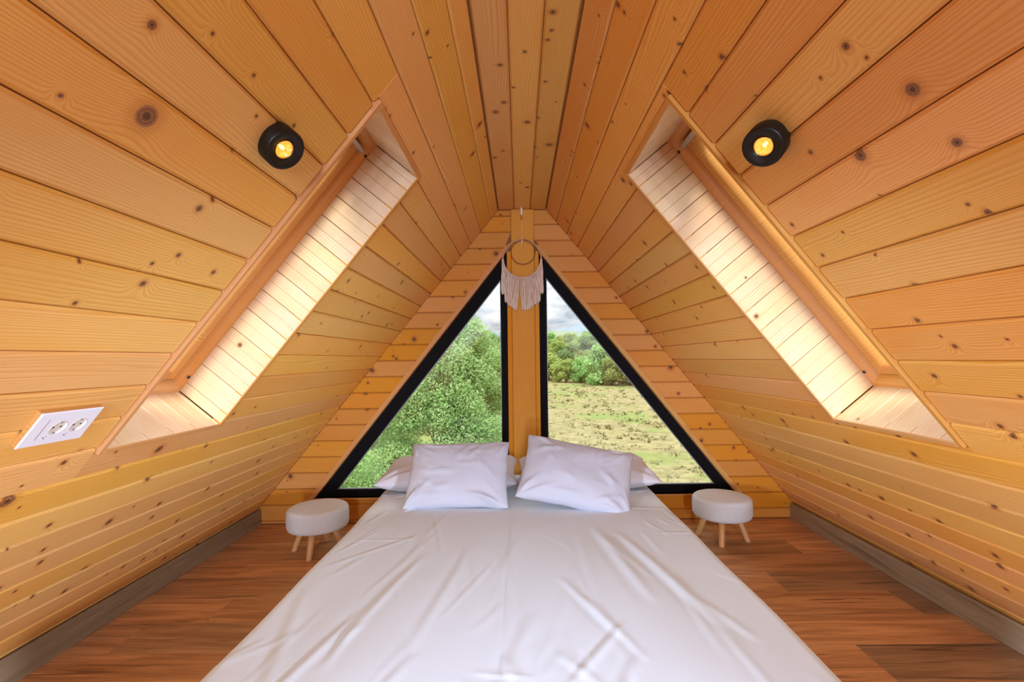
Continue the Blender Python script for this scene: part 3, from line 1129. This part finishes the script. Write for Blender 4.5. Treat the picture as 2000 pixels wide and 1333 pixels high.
pillow('pillow', .85, .46, .17, Matrix.Translation((-.478, 3.03, BZ + .088)) @ Matrix.Rotation(math.radians(6), 4, 'X'), M_pillow2, 3,
       'flat white pillow lying behind the upright left pillow, mostly hidden')
pillow('pillow', .85, .46, .17, Matrix.Translation((.375, 3.03, BZ + .088)) @ Matrix.Rotation(math.radians(6), 4, 'X'), M_pillow2, 4,
       'flat white pillow lying behind the upright right pillow, mostly hidden')
pillow('pillow', .575, .42, .15, stand(-.385, 2.69, BZ + .152, 44, -2, 1), M_pillow, 5,
       'plump white pillow propped upright on the left of the bed')
pillow('pillow', .62, .42, .16, stand(.280, 2.645, BZ + .152, 46, 6, -16), M_pillow, 6,
       'plump white pillow tilted down to the right, propped on the right of the bed')

# ---------------------------------------------------------------- stools
def stool(cx, cy, rot, label, feet):
    r = empty('stool', (cx, cy, 0))
    tag(r, label, 'stool', 'round felt stools beside the bed')
    bm = bmesh.new()
    R, z0, z1, c = .178, .148, .275, .026
    prof = [(.0001, z0), (R - .02, z0), (R - .006, z0 + .006), (R, z0 + .022)]
    prof += [(R + .001, (z0 + z1) / 2)]
    for k in range(0, 7):
        t = k / 6 * math.pi / 2
        prof.append((R - c + c * math.cos(t), z1 - c + c * math.sin(t)))
    prof += [(R * .6, z1 + .004), (R * .3, z1 + .006), (.0001, z1 + .0065)]
    lathe_bm(bm, prof, 64)
    bmesh.ops.remove_doubles(bm, verts=bm.verts[:], dist=.0005)
    mesh_obj('seat', bm, M_stool, r, smooth=True)
    for (fx, fy) in feet:
        bm = bmesh.new()
        f = Vector((fx, fy, 0))
        tpt = Vector((fx * .60, fy * .60, z0 + .012))
        d = (tpt - f).normalized()
        seg = 16
        rings = []
        for tt, rad in ((0, .0155), (.06, .0175), (.5, .0185), (1, .020)):
            c0 = f.lerp(tpt, tt)
            ring = []
            for k in range(seg):
                a = 2 * math.pi * k / seg
                v = c0 + Vector((math.cos(a) * rad, math.sin(a) * rad, 0))
                ring.append(bm.verts.new(v - f))
            rings.append(ring)
        for a_, b_ in zip(rings[:-1], rings[1:]):
            for k in range(seg):
                bm.faces.new((a_[k], a_[(k + 1) % seg], b_[(k + 1) % seg], b_[k]))
        bm.faces.new(rings[0][::-1])
        bm.faces.new(rings[-1])
        mesh_obj('leg', bm, M_legwood, r, smooth=True, loc=f)
    return r


def feet4(a0, R=.148):
    return [(R * math.cos(math.radians(a0 + 90 * k)), R * math.sin(math.radians(a0 + 90 * k))) for k in range(4)]


stool(-1.275, 2.915, 0, 'round grey felt stool on four wooden legs, left of the bed', feet4(-88))
stool(1.245, 3.03, 0, 'round grey felt stool on four wooden legs, right of the bed', feet4(-114))

# ---------------------------------------------------------------- spotlights on the slopes
def emis(name, col, st):
    t = NT(name)
    e = t.n('ShaderNodeEmission')
    e.inputs[0].default_value = (*col, 1)
    e.inputs[1].default_value = st
    t.t.links.new(e.outputs[0], t.out.inputs['Surface'])
    return t.m


M_bulb = emis('glowing_filament', (1.0, 0.62, 0.22), 3.0)
M_reflector = plain('gilt_reflector', (0.9, 0.52, 0.12), 0.22, Metallic=1.0)
t_ = NT('lit_reflector')
tc_ = t_.n('ShaderNodeTexCoord').outputs['Object']
fac_ = t_.noise(tc_, 130, 1, 0.5)
t_.bsdf((0.8, 0.42, 0.07), .25, .5, Emission_Color=t_.mix(t_.smooth(fac_, .4, .62), (1.0, .36, .02), (1.0, .62, .10)), Emission_Strength=.55)
M_litref = t_.m


def spot(face_c, axis, s, label, glow):
    ax = Vector(axis).normalized()
    R = .0495
    dp = .047
    rear = Vector(face_c) - ax * dp
    zq = ax.to_track_quat('Z', 'Y').to_matrix().to_4x4()
    nrm = Vector((-s * math.sin(A), 0, -math.cos(A)))
    P0 = Vector((s * HW, 0, H))
    foot = rear - nrm * ((rear - P0).dot(nrm))
    root = empty('spotlight', foot)
    tag(root, label, 'spotlight', 'black ceiling spotlights')
    M0 = Matrix.Translation(rear - foot) @ zq
    bm = bmesh.new()
    prof = [(.0001, 0), (R - .006, 0), (R - .001, .003), (R, .007), (R, dp - .004), (R - .003, dp), (R - .008, dp + .0005),
            (R - .014, dp - .002), (.028, dp - .005), (.0225, dp - .009), (.0215, dp - .018), (.0001, dp - .030)]
    lathe_bm(bm, prof, 56)
    bm.transform(M0)
    mesh_obj('housing', bm, M_lampblack, root, smooth=True)
    bm = bmesh.new()
    seg = 48
    rings = []
    for r_, z_ in ((.0212, dp - .0085), (.018, dp - .012), (.014, dp - .018), (.006, dp - .022)):
        ring = []
        for i in range(seg):
            t = 2 * math.pi * i / seg
            rr = r_ * (1 + (.03 if i % 2 else -.03))
            ring.append(bm.verts.new((rr * math.cos(t), rr * math.sin(t), z_)))
        rings.append(ring)
    for a_, b_ in zip(rings[:-1], rings[1:]):
        for i in range(seg):
            bm.faces.new((a_[i], a_[(i + 1) % seg], b_[(i + 1) % seg], b_[i]))
    bm.transform(M0)
    mesh_obj('reflector', bm, M_litref, root)
    bm = bmesh.new()
    torus_bm(bm, (0, 0), .0225, .0012, lambda x, y, z: Vector((x, y, z + dp - .0075)), 40, 6)
    bm.transform(M0)
    mesh_obj('retaining_ring', bm, M_reflector, root, smooth=True)
    bm = bmesh.new()
    lathe_bm(bm, [(.0001, dp - .010), (.0035, dp - .011), (.005, dp - .016), (.005, dp - .024)], 16)
    bm.transform(M0)
    mesh_obj('bulb', bm, M_bulb, root, smooth=True)
    bm = bmesh.new()
    lathe_bm(bm, [(.030, .0), (.030, .006), (.012, .009), (.010, .020)], 28, cap0=True, cap1=True)
    bm.transform((nrm.to_track_quat('Z', 'Y').to_matrix().to_4x4()))
    mesh_obj('ceiling_rose', bm, M_lampblack, root, smooth=True)
    # hinge knuckle at the rim
    bm = bmesh.new()
    up = Vector((0, .2, 1))
    up = (up - ax * up.dot(ax)).normalized()
    c = (rear - foot) + up * (R - .006) + ax * .004
    tube_bm(bm, [Vector((0, 0, 0)) + up * .024 + nrm * .002, c], [.007, .008], 10)
    mesh_obj('hinge', bm, M_lampblack, root, smooth=True)


spot((-.579, 1.130, 1.662), (.70, -.22, -.66), -1, 'round black spotlight with amber bulb above the left skylight, turned sideways', 0)
spot((.560, 1.148, 1.664), (-.60, -.44, -.64), 1, 'round black spotlight with glowing amber bulb above the right skylight, facing the camera', 1)

# ---------------------------------------------------------------- double socket on the left slope
y0, y1, sa, sb_ = 1.083, 1.243, 1.510, 1.613
sock = empty('power_socket', mat=slope_matrix(-1) @ Matrix.Translation((-(y0 + y1) / 2, (sa + sb_) / 2, 0)))
tag(sock, 'white double power socket plate on the left sloping wall below the skylight', 'socket')
Wp, Hp, tp = (y1 - y0), (sb_ - sa), .0035
LIFT = Vector((0, 0, .012))
bm = bmesh.new()
cells = [(-.026, .021), (.026, .021)]      # the two outlets (local x is minus y)
rh = .0195
N = 32


def sq(cx, cy, hx0, hx1, hy0, hy1):
    pts = []
    for i in range(N):
        t = 2 * math.pi * i / N
        c, s_ = math.cos(t), math.sin(t)
        k = 1 / max(abs(c), abs(s_))
        px = c * k
        py = s_ * k
        pts.append((cx + (hx1 if px > 0 else hx0) * abs(px) * (1 if px > 0 else -1), cy + (hy1 if py > 0 else hy0) * abs(py) * (1 if py > 0 else -1)))
    return pts


SXC = (.0333 - .012, -.0333 + .002)
# plate face: blank strip with a slot on the near side, two cells with round holes
c1, c2 = .012, -.040
hw = .026
def face_ring(cx, hx0, hx1):
    o_ = sq(cx, 0, hx0, hx1, Hp / 2 - .002, Hp / 2 - .002)
    ov = [bm.verts.new((x, y, tp)) for x, y in o_]
    iv = [bm.verts.new((cx + rh * math.cos(2 * math.pi * i / N), rh * math.sin(2 * math.pi * i / N), tp)) for i in range(N)]
    lv = [bm.verts.new((cx + rh * .94 * math.cos(2 * math.pi * i / N), rh * .94 * math.sin(2 * math.pi * i / N), tp - .0034)) for i in range(N)]
    for i in range(N):
        j = (i + 1) % N
        bm.faces.new((ov[i], ov[j], iv[j], iv[i]))
        bm.faces.new((iv[i], iv[j], lv[j], lv[i]))


hx = Wp / 2 - .002
face_ring(c1, hw, .025)
face_ring(c2, hx + c2, hw)
f = [bm.verts.new(p) for p in ((c1 + .025, -Hp / 2 + .002, tp), (hx, -Hp / 2 + .002, tp), (hx, Hp / 2 - .002, tp), (c1 + .025, Hp / 2 - .002, tp))]
bm.faces.new(f)
a_ = [bm.verts.new((x * hx, y * (Hp / 2 - .002), tp)) for x, y in ((-1, -1), (1, -1), (1, 1), (-1, 1))]
b_ = [bm.verts.new((x * (hx + .002), y * (Hp / 2), tp - .002)) for x, y in ((-1, -1), (1, -1), (1, 1), (-1, 1))]
c_ = [bm.verts.new((x * (hx + .002), y * (Hp / 2), 0)) for x, y in ((-1, -1), (1, -1), (1, 1), (-1, 1))]
for i in range(4):
    j = (i + 1) % 4
    bm.faces.new((a_[i], a_[j], b_[j], b_[i]))
    bm.faces.new((b_[i], b_[j], c_[j], c_[i]))
bm.faces.new(c_)
mesh_obj('plate', bm, M_white_plastic, sock, recalc=True, loc=(0, 0, .012))
box('shaded_plate_side', -Wp / 2 + .0005, Wp / 2 - .0005, -Hp / 2 + .0005, Hp / 2 - .0005, 0, .0118, M_trim, sock)  # brown paints in the plate's unlit side with the wood reflected in it
for cc in (c1, c2):
    bm = bmesh.new()
    lathe_bm(bm, [(.0001, tp - .0033), (rh * .93, tp - .0033)], 32)
    bm.transform(Matrix.Translation((cc, 0, 0)))
    o = mesh_obj('outlet', bm, M_cream_plastic, sock, loc=LIFT)
    bm = bmesh.new()
    for dx in (-.0095, .0095):
        lathe_bm(bm, [(.0001, tp - .0030), (.0026, tp - .0030), (.0026, tp - .0033)], 12, Matrix.Translation((cc + dx, 0, 0)))
    mesh_obj('pin_holes', bm, M_dark, o)
    for dy in (-1, 1):
        bm = bmesh.new()
        box_bm(bm, cc - .002, cc + .002, dy * .0165 - .0014, dy * .0165 + .0014, tp - .0033, tp - .0002)
        mesh_obj('earth_clip', bm, M_metal, o)
    bm = bmesh.new()
    torus_bm(bm, (cc, 0), rh + .001, .0009, lambda x, y, z: Vector((x, y, z + tp)), 40, 5)
    mesh_obj('rim', bm, M_cream_plastic, sock, smooth=True, loc=LIFT)
    # small printed marks below each outlet
    bm = bmesh.new()
    for (mx, my, ww, hh) in ((.020, .027, .0035, .003), (.0145, .0245, .002, .0022), (.017, .031, .0022, .002)):
        box_bm(bm, cc + mx - ww / 2, cc + mx + ww / 2, my - hh / 2, my + hh / 2, tp - .0002, tp + .0003)
    mesh_obj('printed_mark', bm, plain('mark_ink', (.16, .05, .05), .6), sock, loc=LIFT)
bm = bmesh.new()
box_bm(bm, .0500, .0512, -.031, .031, tp - .0002, tp + .0004)
mesh_obj('slot', bm, M_metal, sock, loc=LIFT)

# ---------------------------------------------------------------- dream catcher
DY = D - .055
def dcat(x, z):
    k = DY / D
    return (CAMX + (x - CAMX) * k, CAMZ + (z - CAMZ) * k)


hx_, hz_ = dcat(-.004, 1.873)
RH = .137 * DY / D
dc = empty('dream_catcher', (hx_, DY, hz_))
tag(dc, 'dream catcher with two hoops and cream cord fringe hanging before the window post', 'dream catcher')
bm = bmesh.new()
torus_bm(bm, (0, 0), RH, .0058, lambda x, y, z: Vector((x, z, y)), 72, 8)
mesh_obj('hoop', bm, M_hoop, dc, smooth=True)
bm = bmesh.new()
torus_bm(bm, (.008, .048), .085, .0034, lambda x, y, z: Vector((x, z - .004, y)), 60, 8)
mesh_obj('inner_hoop', bm, M_hoop2, dc, smooth=True)
bm = bmesh.new()
tube_bm(bm, [(.001, -.002, RH), (.0, 0, .26), (0.0, 0.0, H - hz_ - .002)], .0018, 6)
tube_bm(bm, [(-.004, -.008, RH + .004), (.006, -.010, RH - .008), (-.002, -.008, RH - .02), (-.006, -.008, RH - .045)], .0028, 6)
tube_bm(bm, [(.004, -.008, RH + .002), (-.004, -.010, RH - .012), (.004, -.008, RH - .028)], .0025, 6)
mesh_obj('hanging_cord', bm, M_cord, dc, smooth=True)
for z, r_, m_ in ((.318, .0085, M_white_plastic), (.302, .0055, M_hoop), (.290, .0060, M_hoop2), (.277, .0058, M_hoop)):
    bm = bmesh.new()
    bmesh.ops.create_uvsphere(bm, u_segments=14, v_segments=10, radius=r_)
    mesh_obj('bead', bm, m_, dc, smooth=True, loc=(0, 0, z))
bm = bmesh.new()
lathe_bm(bm, [(.0075, .325), (.0075, H - hz_ - .002)], 12, cap0=True, cap1=True)
mesh_obj('cord_sleeve', bm, M_white_plastic, dc, smooth=True)
# wrapped lower arc and fringe
bm = bmesh.new()
for k in range(52):
    t = math.radians(180 + 2 + 176 * k / 51)
    c = Vector((RH * math.cos(t), 0, RH * math.sin(t)))
    d = Vector((-math.sin(t), 0, math.cos(t)))
    tube_bm(bm, [c - d * .0035, c + d * .0035], .0085, 8)
mesh_obj('cord_wrap', bm, M_cord, dc, smooth=True)
bm = bmesh.new()
rf = random.Random(5)
nf = 60
for k in range(nf):
    for layer in range(2):
        f_ = (k + .5 * layer) / (nf - .5)
        t = math.radians(184 + 172 * f_)
        x0 = RH * 1.03 * math.cos(t)
        z0 = RH * math.sin(t)
        # length: longer to the middle, a gap left of the centre
        bottom = -.262 - .095 * (1 - abs(x0 / RH) ** 2.2) + rf.uniform(-.012, .012)
        if abs(x0) > .118:
            bottom = -.235 + rf.uniform(-.015, .015)
        gap = -.018
        drift = 0
        if -.06 < x0 < gap:
            drift = -.020 * (1 - (gap - x0) / .045)
        elif gap <= x0 < .01:
            drift = .012
        pts = []
        rad = []
        ph = rf.uniform(0, 6)
        for i in range(7):
            q = i / 6
            z = z0 + (bottom - z0) * q
            x = x0 * (1.0 + .05 * math.sin(q * 2)) + drift * q ** 1.2 + .0022 * math.sin(ph + q * 7)
            y = -.006 - layer * .005 + .003 * math.sin(ph * 2 + q * 5)
            pts.append((x, y, z))
            rad.append(.0021 + (.0012 if i == 6 else 0) + (.0006 if i == 5 else 0))
        tube_bm(bm, pts, rad, 5)
o = mesh_obj('fringe', bm, M_cord, dc, smooth=True)
o['kind'] = 'stuff'

# ---------------------------------------------------------------- outdoors
GZ = -3.0


def ground_z(x, y):
    z = GZ
    z += .35 * noise.noise(Vector((x * .035, y * .035, 1))) + .10 * noise.noise(Vector((x * .25, y * .25, 4)))
    d = y - 85 + max(0, x) * .5
    if d > 0:
        z += 13.0 * (1 - math.exp(-d / 120))
    if y < 10:
        z = GZ + (z - GZ) * max(0, y) / 10
    return z


def meadow_mat():
    t = NT('dry_meadow')
    tc = t.n('ShaderNodeTexCoord').outputs['Object']
    a = t.noise(tc, .16, 3, .6)
    b = t.noise(tc, 1.6, 5, .65)
    c = t.noise(tc, 9.0, 4, .7)
    col = t.mix(t.smooth(b, .38, .62), (.23, .195, .085), (.34, .29, .14))
    col = t.mix(t.smooth(a, .50, .64, 0, .7), col, (.18, .26, .06))
    col = t.mix(t.smooth(c, .50, .70, 0, .6), col, (.12, .115, .045))
    t.bsdf(col, .95, .1, bump=t.math('ADD', b, c), bump_s=.8, bump_d=.08)
    return t.m


def leaf_mat(name, c0, c1, c2, scale=1.2):
    t = NT(name)
    geo = t.n('ShaderNodeNewGeometry')
    tc = t.n('ShaderNodeTexCoord').outputs['Object']
    n1 = t.noise(tc, scale, 3, .6)
    isl = geo.outputs['Random Per Island']
    rnd = t.n('ShaderNodeObjectInfo').outputs['Random']
    col = t.mix(t.smooth(n1, .35, .65), c0, c1)
    col = t.mix(t.smooth(isl, .3, 1.0, 0, .7), col, c2)
    hs = t.n('ShaderNodeHueSaturation')
    t.set(hs.inputs['Color'], col)
    t.set(hs.inputs['Value'], t.math('MULTIPLY_ADD', rnd, .35, .82))
    t.set(hs.inputs['Hue'], t.math('MULTIPLY_ADD', rnd, .02, .49))
    df = t.n('ShaderNodeBsdfDiffuse')
    t.set(df.inputs[0], hs.outputs[0])
    tr = t.n('ShaderNodeBsdfTranslucent')
    t.set(tr.inputs[0], hs.outputs[0])
    mx = t.n('ShaderNodeMixShader')
    mx.inputs[0].default_value = .42
    t.t.links.new(df.outputs[0], mx.inputs[1])
    t.t.links.new(tr.outputs[0], mx.inputs[2])
    t.t.links.new(mx.outputs[0], t.out.inputs['Surface'])
    return t.m


M_meadow = meadow_mat()
M_leafA = leaf_mat('leaf_fresh', (0.268, 0.488, 0.159), (0.403, 0.610, 0.232), (0.512, 0.683, 0.342))
M_leafB = leaf_mat('leaf_bush', (0.207, 0.390, 0.122), (0.342, 0.512, 0.183), (0.439, 0.586, 0.268))
M_leafY = leaf_mat('leaf_yellowing', (.27, .38, .10), (.38, .47, .14), (.42, .47, .19), .6)
M_leafD = leaf_mat('leaf_dull', (.19, .31, .14), (.28, .39, .17), (.34, .43, .22), .4)
M_tuft = leaf_mat('tussock_blades', (.27, .23, .11), (.23, .23, .09), (.34, .30, .16), .5)
M_bark = plain('bark', (.20, .15, .10), .9, .1)
M_rust = leaf_mat('seed_head', (.34, .18, .08), (.42, .26, .12), (.36, .24, .12), .5)

bm = bmesh.new()
xs = [-60 + 3.0 * i for i in range(61)]
ys = []
y = 3.6
while y < 420:
    ys.append(y)
    y += .8 + y * .035
g = [[bm.verts.new((x * (1 + yy / 120), yy, ground_z(x * (1 + yy / 120), yy))) for x in xs] for yy in ys]
for j in range(len(ys) - 1):
    for i in range(len(xs) - 1):
        bm.faces.new((g[j][i], g[j][i + 1], g[j + 1][i + 1], g[j + 1][i]))
tag(mesh_obj('ground', bm, M_meadow, smooth=True), kind='structure')

# distant hills
def ridge(name, dist, x0, x1, hfun, mat, base=-6):
    bm = bmesh.new()
    n = 90
    top, mid, bot, back = [], [], [], []
    for i in range(n + 1):
        x = x0 + (x1 - x0) * i / n
        h = hfun(x)
        bot.append(bm.verts.new((x, dist - h * 2.5, base)))
        mid.append(bm.verts.new((x + 4 * noise.noise(Vector((x * .01, 3, 0))), dist - h * 1.0, base + (h - base) * .62 + h * .08 * noise.noise(Vector((x * .02, 9, 0))))))
        top.append(bm.verts.new((x, dist, h)))
        back.append(bm.verts.new((x, dist + h * 2, base)))
    for i in range(n):
        for a, b in ((bot, mid), (mid, top), (top, back)):
            bm.faces.new((a[i], a[i + 1], b[i + 1], b[i]))
    return tag(mesh_obj(name, bm, mat, smooth=True), kind='structure')


M_hill = plain('far_forest', (0.186, 0.236, 0.149), .95, .05)
M_mount = plain('hazed_mountain', (0.186, 0.236, 0.291), .95, .05)  # distance haze is mixed into this bluish colour
ridge('hill', 620, -520, 620, lambda x: 26 + 8 * math.sin(x * .009 + 1) + 7 * noise.noise(Vector((x * .012, 0, 0))), M_hill)
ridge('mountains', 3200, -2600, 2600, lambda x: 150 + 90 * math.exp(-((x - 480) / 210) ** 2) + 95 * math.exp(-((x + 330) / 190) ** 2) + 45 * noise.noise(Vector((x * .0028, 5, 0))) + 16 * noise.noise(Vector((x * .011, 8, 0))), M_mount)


def leaves_bm(bm, rng, blobs, n, size, flat=0.0, shape=1.5):
    """n leaf faces on and inside ellipsoid clumps: blobs = [(centre, (rx, ry, rz))]."""
    wts = [b[1][0] * b[1][2] for b in blobs]
    for (c, r) in rng.choices(blobs, wts, k=n):
        d = Vector((rng.gauss(0, 1), rng.gauss(0, 1), rng.gauss(0, 1))).normalized()
        k = rng.uniform(.55, 1.08) if rng.random() < .8 else rng.uniform(.2, .7)
        p = Vector((c[0] + d.x * r[0] * k, c[1] + d.y * r[1] * k, c[2] + d.z * r[2] * k))
        s = size * rng.uniform(.6, 1.3)
        u = (d + Vector((rng.gauss(0, .8), rng.gauss(0, .8), rng.gauss(0, .8)))).normalized()
        a = u.orthogonal().normalized()
        a.rotate(Matrix.Rotation(rng.uniform(0, 6.28), 3, u))
        b = u.cross(a)
        q = [p + a * s * shape, p + b * s * .55, p - a * s * shape * .7, p - b * s * .55]
        bm.faces.new([bm.verts.new(v) for v in q])


def clumps(rng, R, Hc, n, z0):
    out = []
    for _ in range(n):
        t = rng.uniform(0, 6.283)
        q = rng.random()
        z = z0 + Hc * q
        w = R * math.sin(math.pi * min(.97, .18 + .8 * q)) ** .7
        rr = w * math.sqrt(rng.random()) * .8
        cr = R * rng.uniform(.24, .42)
        out.append(((rr * math.cos(t), rr * math.sin(t), z), (cr, cr, cr * rng.uniform(.7, 1.0))))
    return out


def tree_parts(root, rng, blobs, n, size, mat, trunk_h, tr, shape=1.5):
    bm = bmesh.new()
    leaves_bm(bm, rng, blobs, n, size, shape=shape)
    f = mesh_obj('foliage', bm, mat, root, recalc=False)
    f['kind'] = 'stuff'
    bm = bmesh.new()
    tube_bm(bm, [(0, .3, -.3), (.06 * trunk_h * .3, .3, trunk_h * .5), (0, .05, trunk_h)], [tr, tr * .75, tr * .3], 8)
    for c, r in blobs[:14]:
        z = min(trunk_h * .9, max(trunk_h * .25, c[2] * .6))
        tube_bm(bm, [(0, 0, z), ((c[0]) * .5, c[1] * .5, (z + c[2]) / 2 + .05), c], [tr * .35, tr * .22, tr * .08], 5)
    mesh_obj('trunk', bm, M_bark, root, smooth=True)


# the big leafy tree left of the post
rng = random.Random(21)
tr0 = empty('broadleaf_tree', (-2.35, 14.0, GZ))
tag(tr0, 'large light green leafy tree filling the left window beside the post', 'tree')
bl = []
for _ in range(100):
    q = rng.random()
    z = .2 + 4.8 * q
    w = 2.15 * (1 - .62 * q ** 2.2)
    t = rng.uniform(0, 6.283)
    rr = w * math.sqrt(rng.random())
    bl.append(((rr * math.cos(t) + .35 * q, rr * math.sin(t), z), (rng.uniform(.35, .62), rng.uniform(.35, .6), rng.uniform(.3, .55))))
for _ in range(10):
    bl.append(((rng.uniform(-.5, 1.0), rng.uniform(-.6, .6), rng.uniform(4.9, 5.35)), (.28, .28, .32)))
for _ in range(26):
    bl.append(((rng.uniform(-1.9, 1.75), rng.uniform(-1.9, -1.2), rng.uniform(.5, 3.4)), (.45, .4, .42)))
tree_parts(tr0, rng, bl, 140000, .036, M_leafA, 4.6, .13)

# second tree, thinner, further left
tr1 = empty('broadleaf_tree', (-5.6, 15.5, GZ))
tag(tr1, 'leafy tree at the far left of the left window, partly behind the frame', 'tree')
bl = []
for _ in range(45):
    q = rng.random()
    t = rng.uniform(0, 6.283)
    rr = 2.0 * (1 - .4 * q) * math.sqrt(rng.random())
    bl.append(((rr * math.cos(t), rr * math.sin(t), .8 + 2.7 * q), (.55, .55, .45)))
tree_parts(tr1, rng, bl, 26000, .05, M_leafB, 3.2, .12)

# bushes in front of the trees
bush_spots = [(-3.05, 8.9, 1.15, 2.05, M_leafB, 'dark green bush at the lower left corner of the left window'),
              (-1.95, 9.8, 1.0, 1.55, M_leafY, 'yellow green bush low in the left window beside the dark green one'),
              (-1.05, 12.6, .85, 1.3, M_leafB, 'small green bush low in the left window next to the post'),
              (-4.3, 10.4, 1.3, 2.3, M_leafA, 'fresh green bush behind the sloping frame of the left window')]
for (x, y, R, Hb, mt, lab) in bush_spots:
    b = empty('bush', (x, y, ground_z(x, y)))
    tag(b, lab, 'bush', 'bushes close to the cabin')
    bl = clumps(rng, R, Hb, 26, .15)
    tree_parts(b, rng, bl, 24000, .027, mt, Hb * .7, .05)

# seed-head shrub rising above the left tree
sh = empty('tall_shrub', (-2.05, 12.6, GZ))
tag(sh, 'thin twigs with rusty seed heads rising above the left tree', 'shrub')
bm = bmesh.new()
bmh = bmesh.new()
for k in range(9):
    x = rng.uniform(-.45, .45)
    zt = rng.uniform(5.05, 5.45)
    tube_bm(bm, [(x * .2, 0, 0), (x * .7, 0, 2.5), (x, 0, zt)], [.03, .02, .006], 5)
    leaves_bm(bmh, rng, [((x, 0, zt - .12), (.035, .035, .18))], 60, .022)
mesh_obj('stem', bm, M_bark, sh, smooth=True)
mesh_obj('seed_heads', bmh, M_rust, sh, recalc=False)['kind'] = 'stuff'

# hedge line and wooded hillside: shared crowns, each tree its own object
protos = []
for i, (mt, R, Hc, n) in enumerate(((M_leafB, 2.6, 3.6, 7500), (M_leafY, 2.3, 3.4, 6500), (M_leafD, 2.9, 4.2, 8000))):
    rt = random.Random(40 + i)
    bl = clumps(rt, R, Hc, 26, .25)
    bm = bmesh.new()
    leaves_bm(bm, rt, bl, n, .16, shape=1.2)
    me = bpy.data.meshes.new('foliage')
    bm.to_mesh(me)
    bm.free()
    me.materials.append(mt)
    bm = bmesh.new()
    tube_bm(bm, [(0, 0, -.6), (.1, 0, Hc * .4), (0, 0, Hc * .8)], [.22, .16, .07], 6)
    mt2 = bpy.data.meshes.new('trunk')
    bm.to_mesh(mt2)
    bm.free()
    mt2.materials.append(M_bark)
    protos.append((me, mt2))


def far_tree(name, i, x, y, sc, label, group):
    r = empty(name, (x, y, ground_z(x, y)))
    r.scale = (sc, sc, sc * rng.uniform(.85, 1.1))
    r.rotation_euler.z = rng.uniform(0, 6.28)
    tag(r, label, 'tree' if name != 'bush' else 'bush', group)
    for nm, me in (('foliage', protos[i][0]), ('trunk', protos[i][1])):
        o = bpy.data.objects.new(nm, me)
        COL.objects.link(o)
        o.parent = r
        if nm == 'foliage':
            o['kind'] = 'stuff'


LB = ['green hedge bush at the far edge of the meadow', 'yellowish hedge bush at the far edge of the meadow', 'dull green hedge bush at the far edge of the meadow']
LT = ['green tree on the wooded hillside behind the hedge', 'yellowing tree on the wooded hillside behind the hedge', 'dull green tree on the wooded hillside behind the hedge']
x = -8.0
while x < 27:
    y = 88 - max(0, x) * 1.15 + rng.uniform(-3, 3)
    i = rng.choice((0, 0, 2, 1))
    far_tree('bush', i, x, y, rng.uniform(.75, 1.15) * (1.2 if x > 5 else 1), LB[i], 'hedge along the far edge of the meadow, ' + ('green', 'yellowish', 'dull green')[i])
    x += rng.uniform(1.9, 2.7)
for row, (yy, sc, zig) in enumerate(((100, .95, 3), (114, 1.05, 4), (130, 1.15, 4), (150, 1.25, 5), (175, 1.4, 6), (205, 1.55, 7))):
    x = -3 - row * 2
    while x < 20 + row * 6:
        i = rng.choice((0, 1, 1, 2))
        far_tree('hillside_tree', i, x, yy - max(0, x) * .4 + rng.uniform(-zig, zig), sc * rng.uniform(.75, 1.1), LT[i], 'wooded hillside, ' + ('green', 'yellowing', 'dull green')[i] + ' trees')
        x += sc * rng.uniform(3.3, 4.6)

# tussocks on the meadow
bm = bmesh.new()
rt = random.Random(77)
for _ in range(3000):
    y = 9 + 70 * rt.random() ** 1.6
    x = rt.uniform(-.42, .55) * y
    if x < -.12 * y and y < 18:
        continue
    z = ground_z(x, y)
    big = rt.random() ** 4
    hh = (.05 + .2 * big) * (1 + y * .008)
    rr = (.05 + .22 * big) * (1 + y * .01)
    for k in range(9):
        t = rt.uniform(0, 6.283)
        q = rr * rt.uniform(.1, .6)
        bx, by = x + q * math.cos(t), y + q * math.sin(t)
        tx, ty = x + rr * 1.4 * math.cos(t) , y + rr * 1.4 * math.sin(t)
        wv = Vector((-math.sin(t), math.cos(t), 0)) * .03 * (1 + y * .03)
        a = Vector((bx, by, z - .03))
        bm.faces.new([bm.verts.new(v) for v in (a - wv, a + wv, Vector((tx, ty, z + hh * rt.uniform(.6, 1.1))))])
tag(mesh_obj('meadow_grass', bm, M_tuft, recalc=False), 'tussocks of dry meadow grass covering the slope outside', 'grass', kind='stuff')
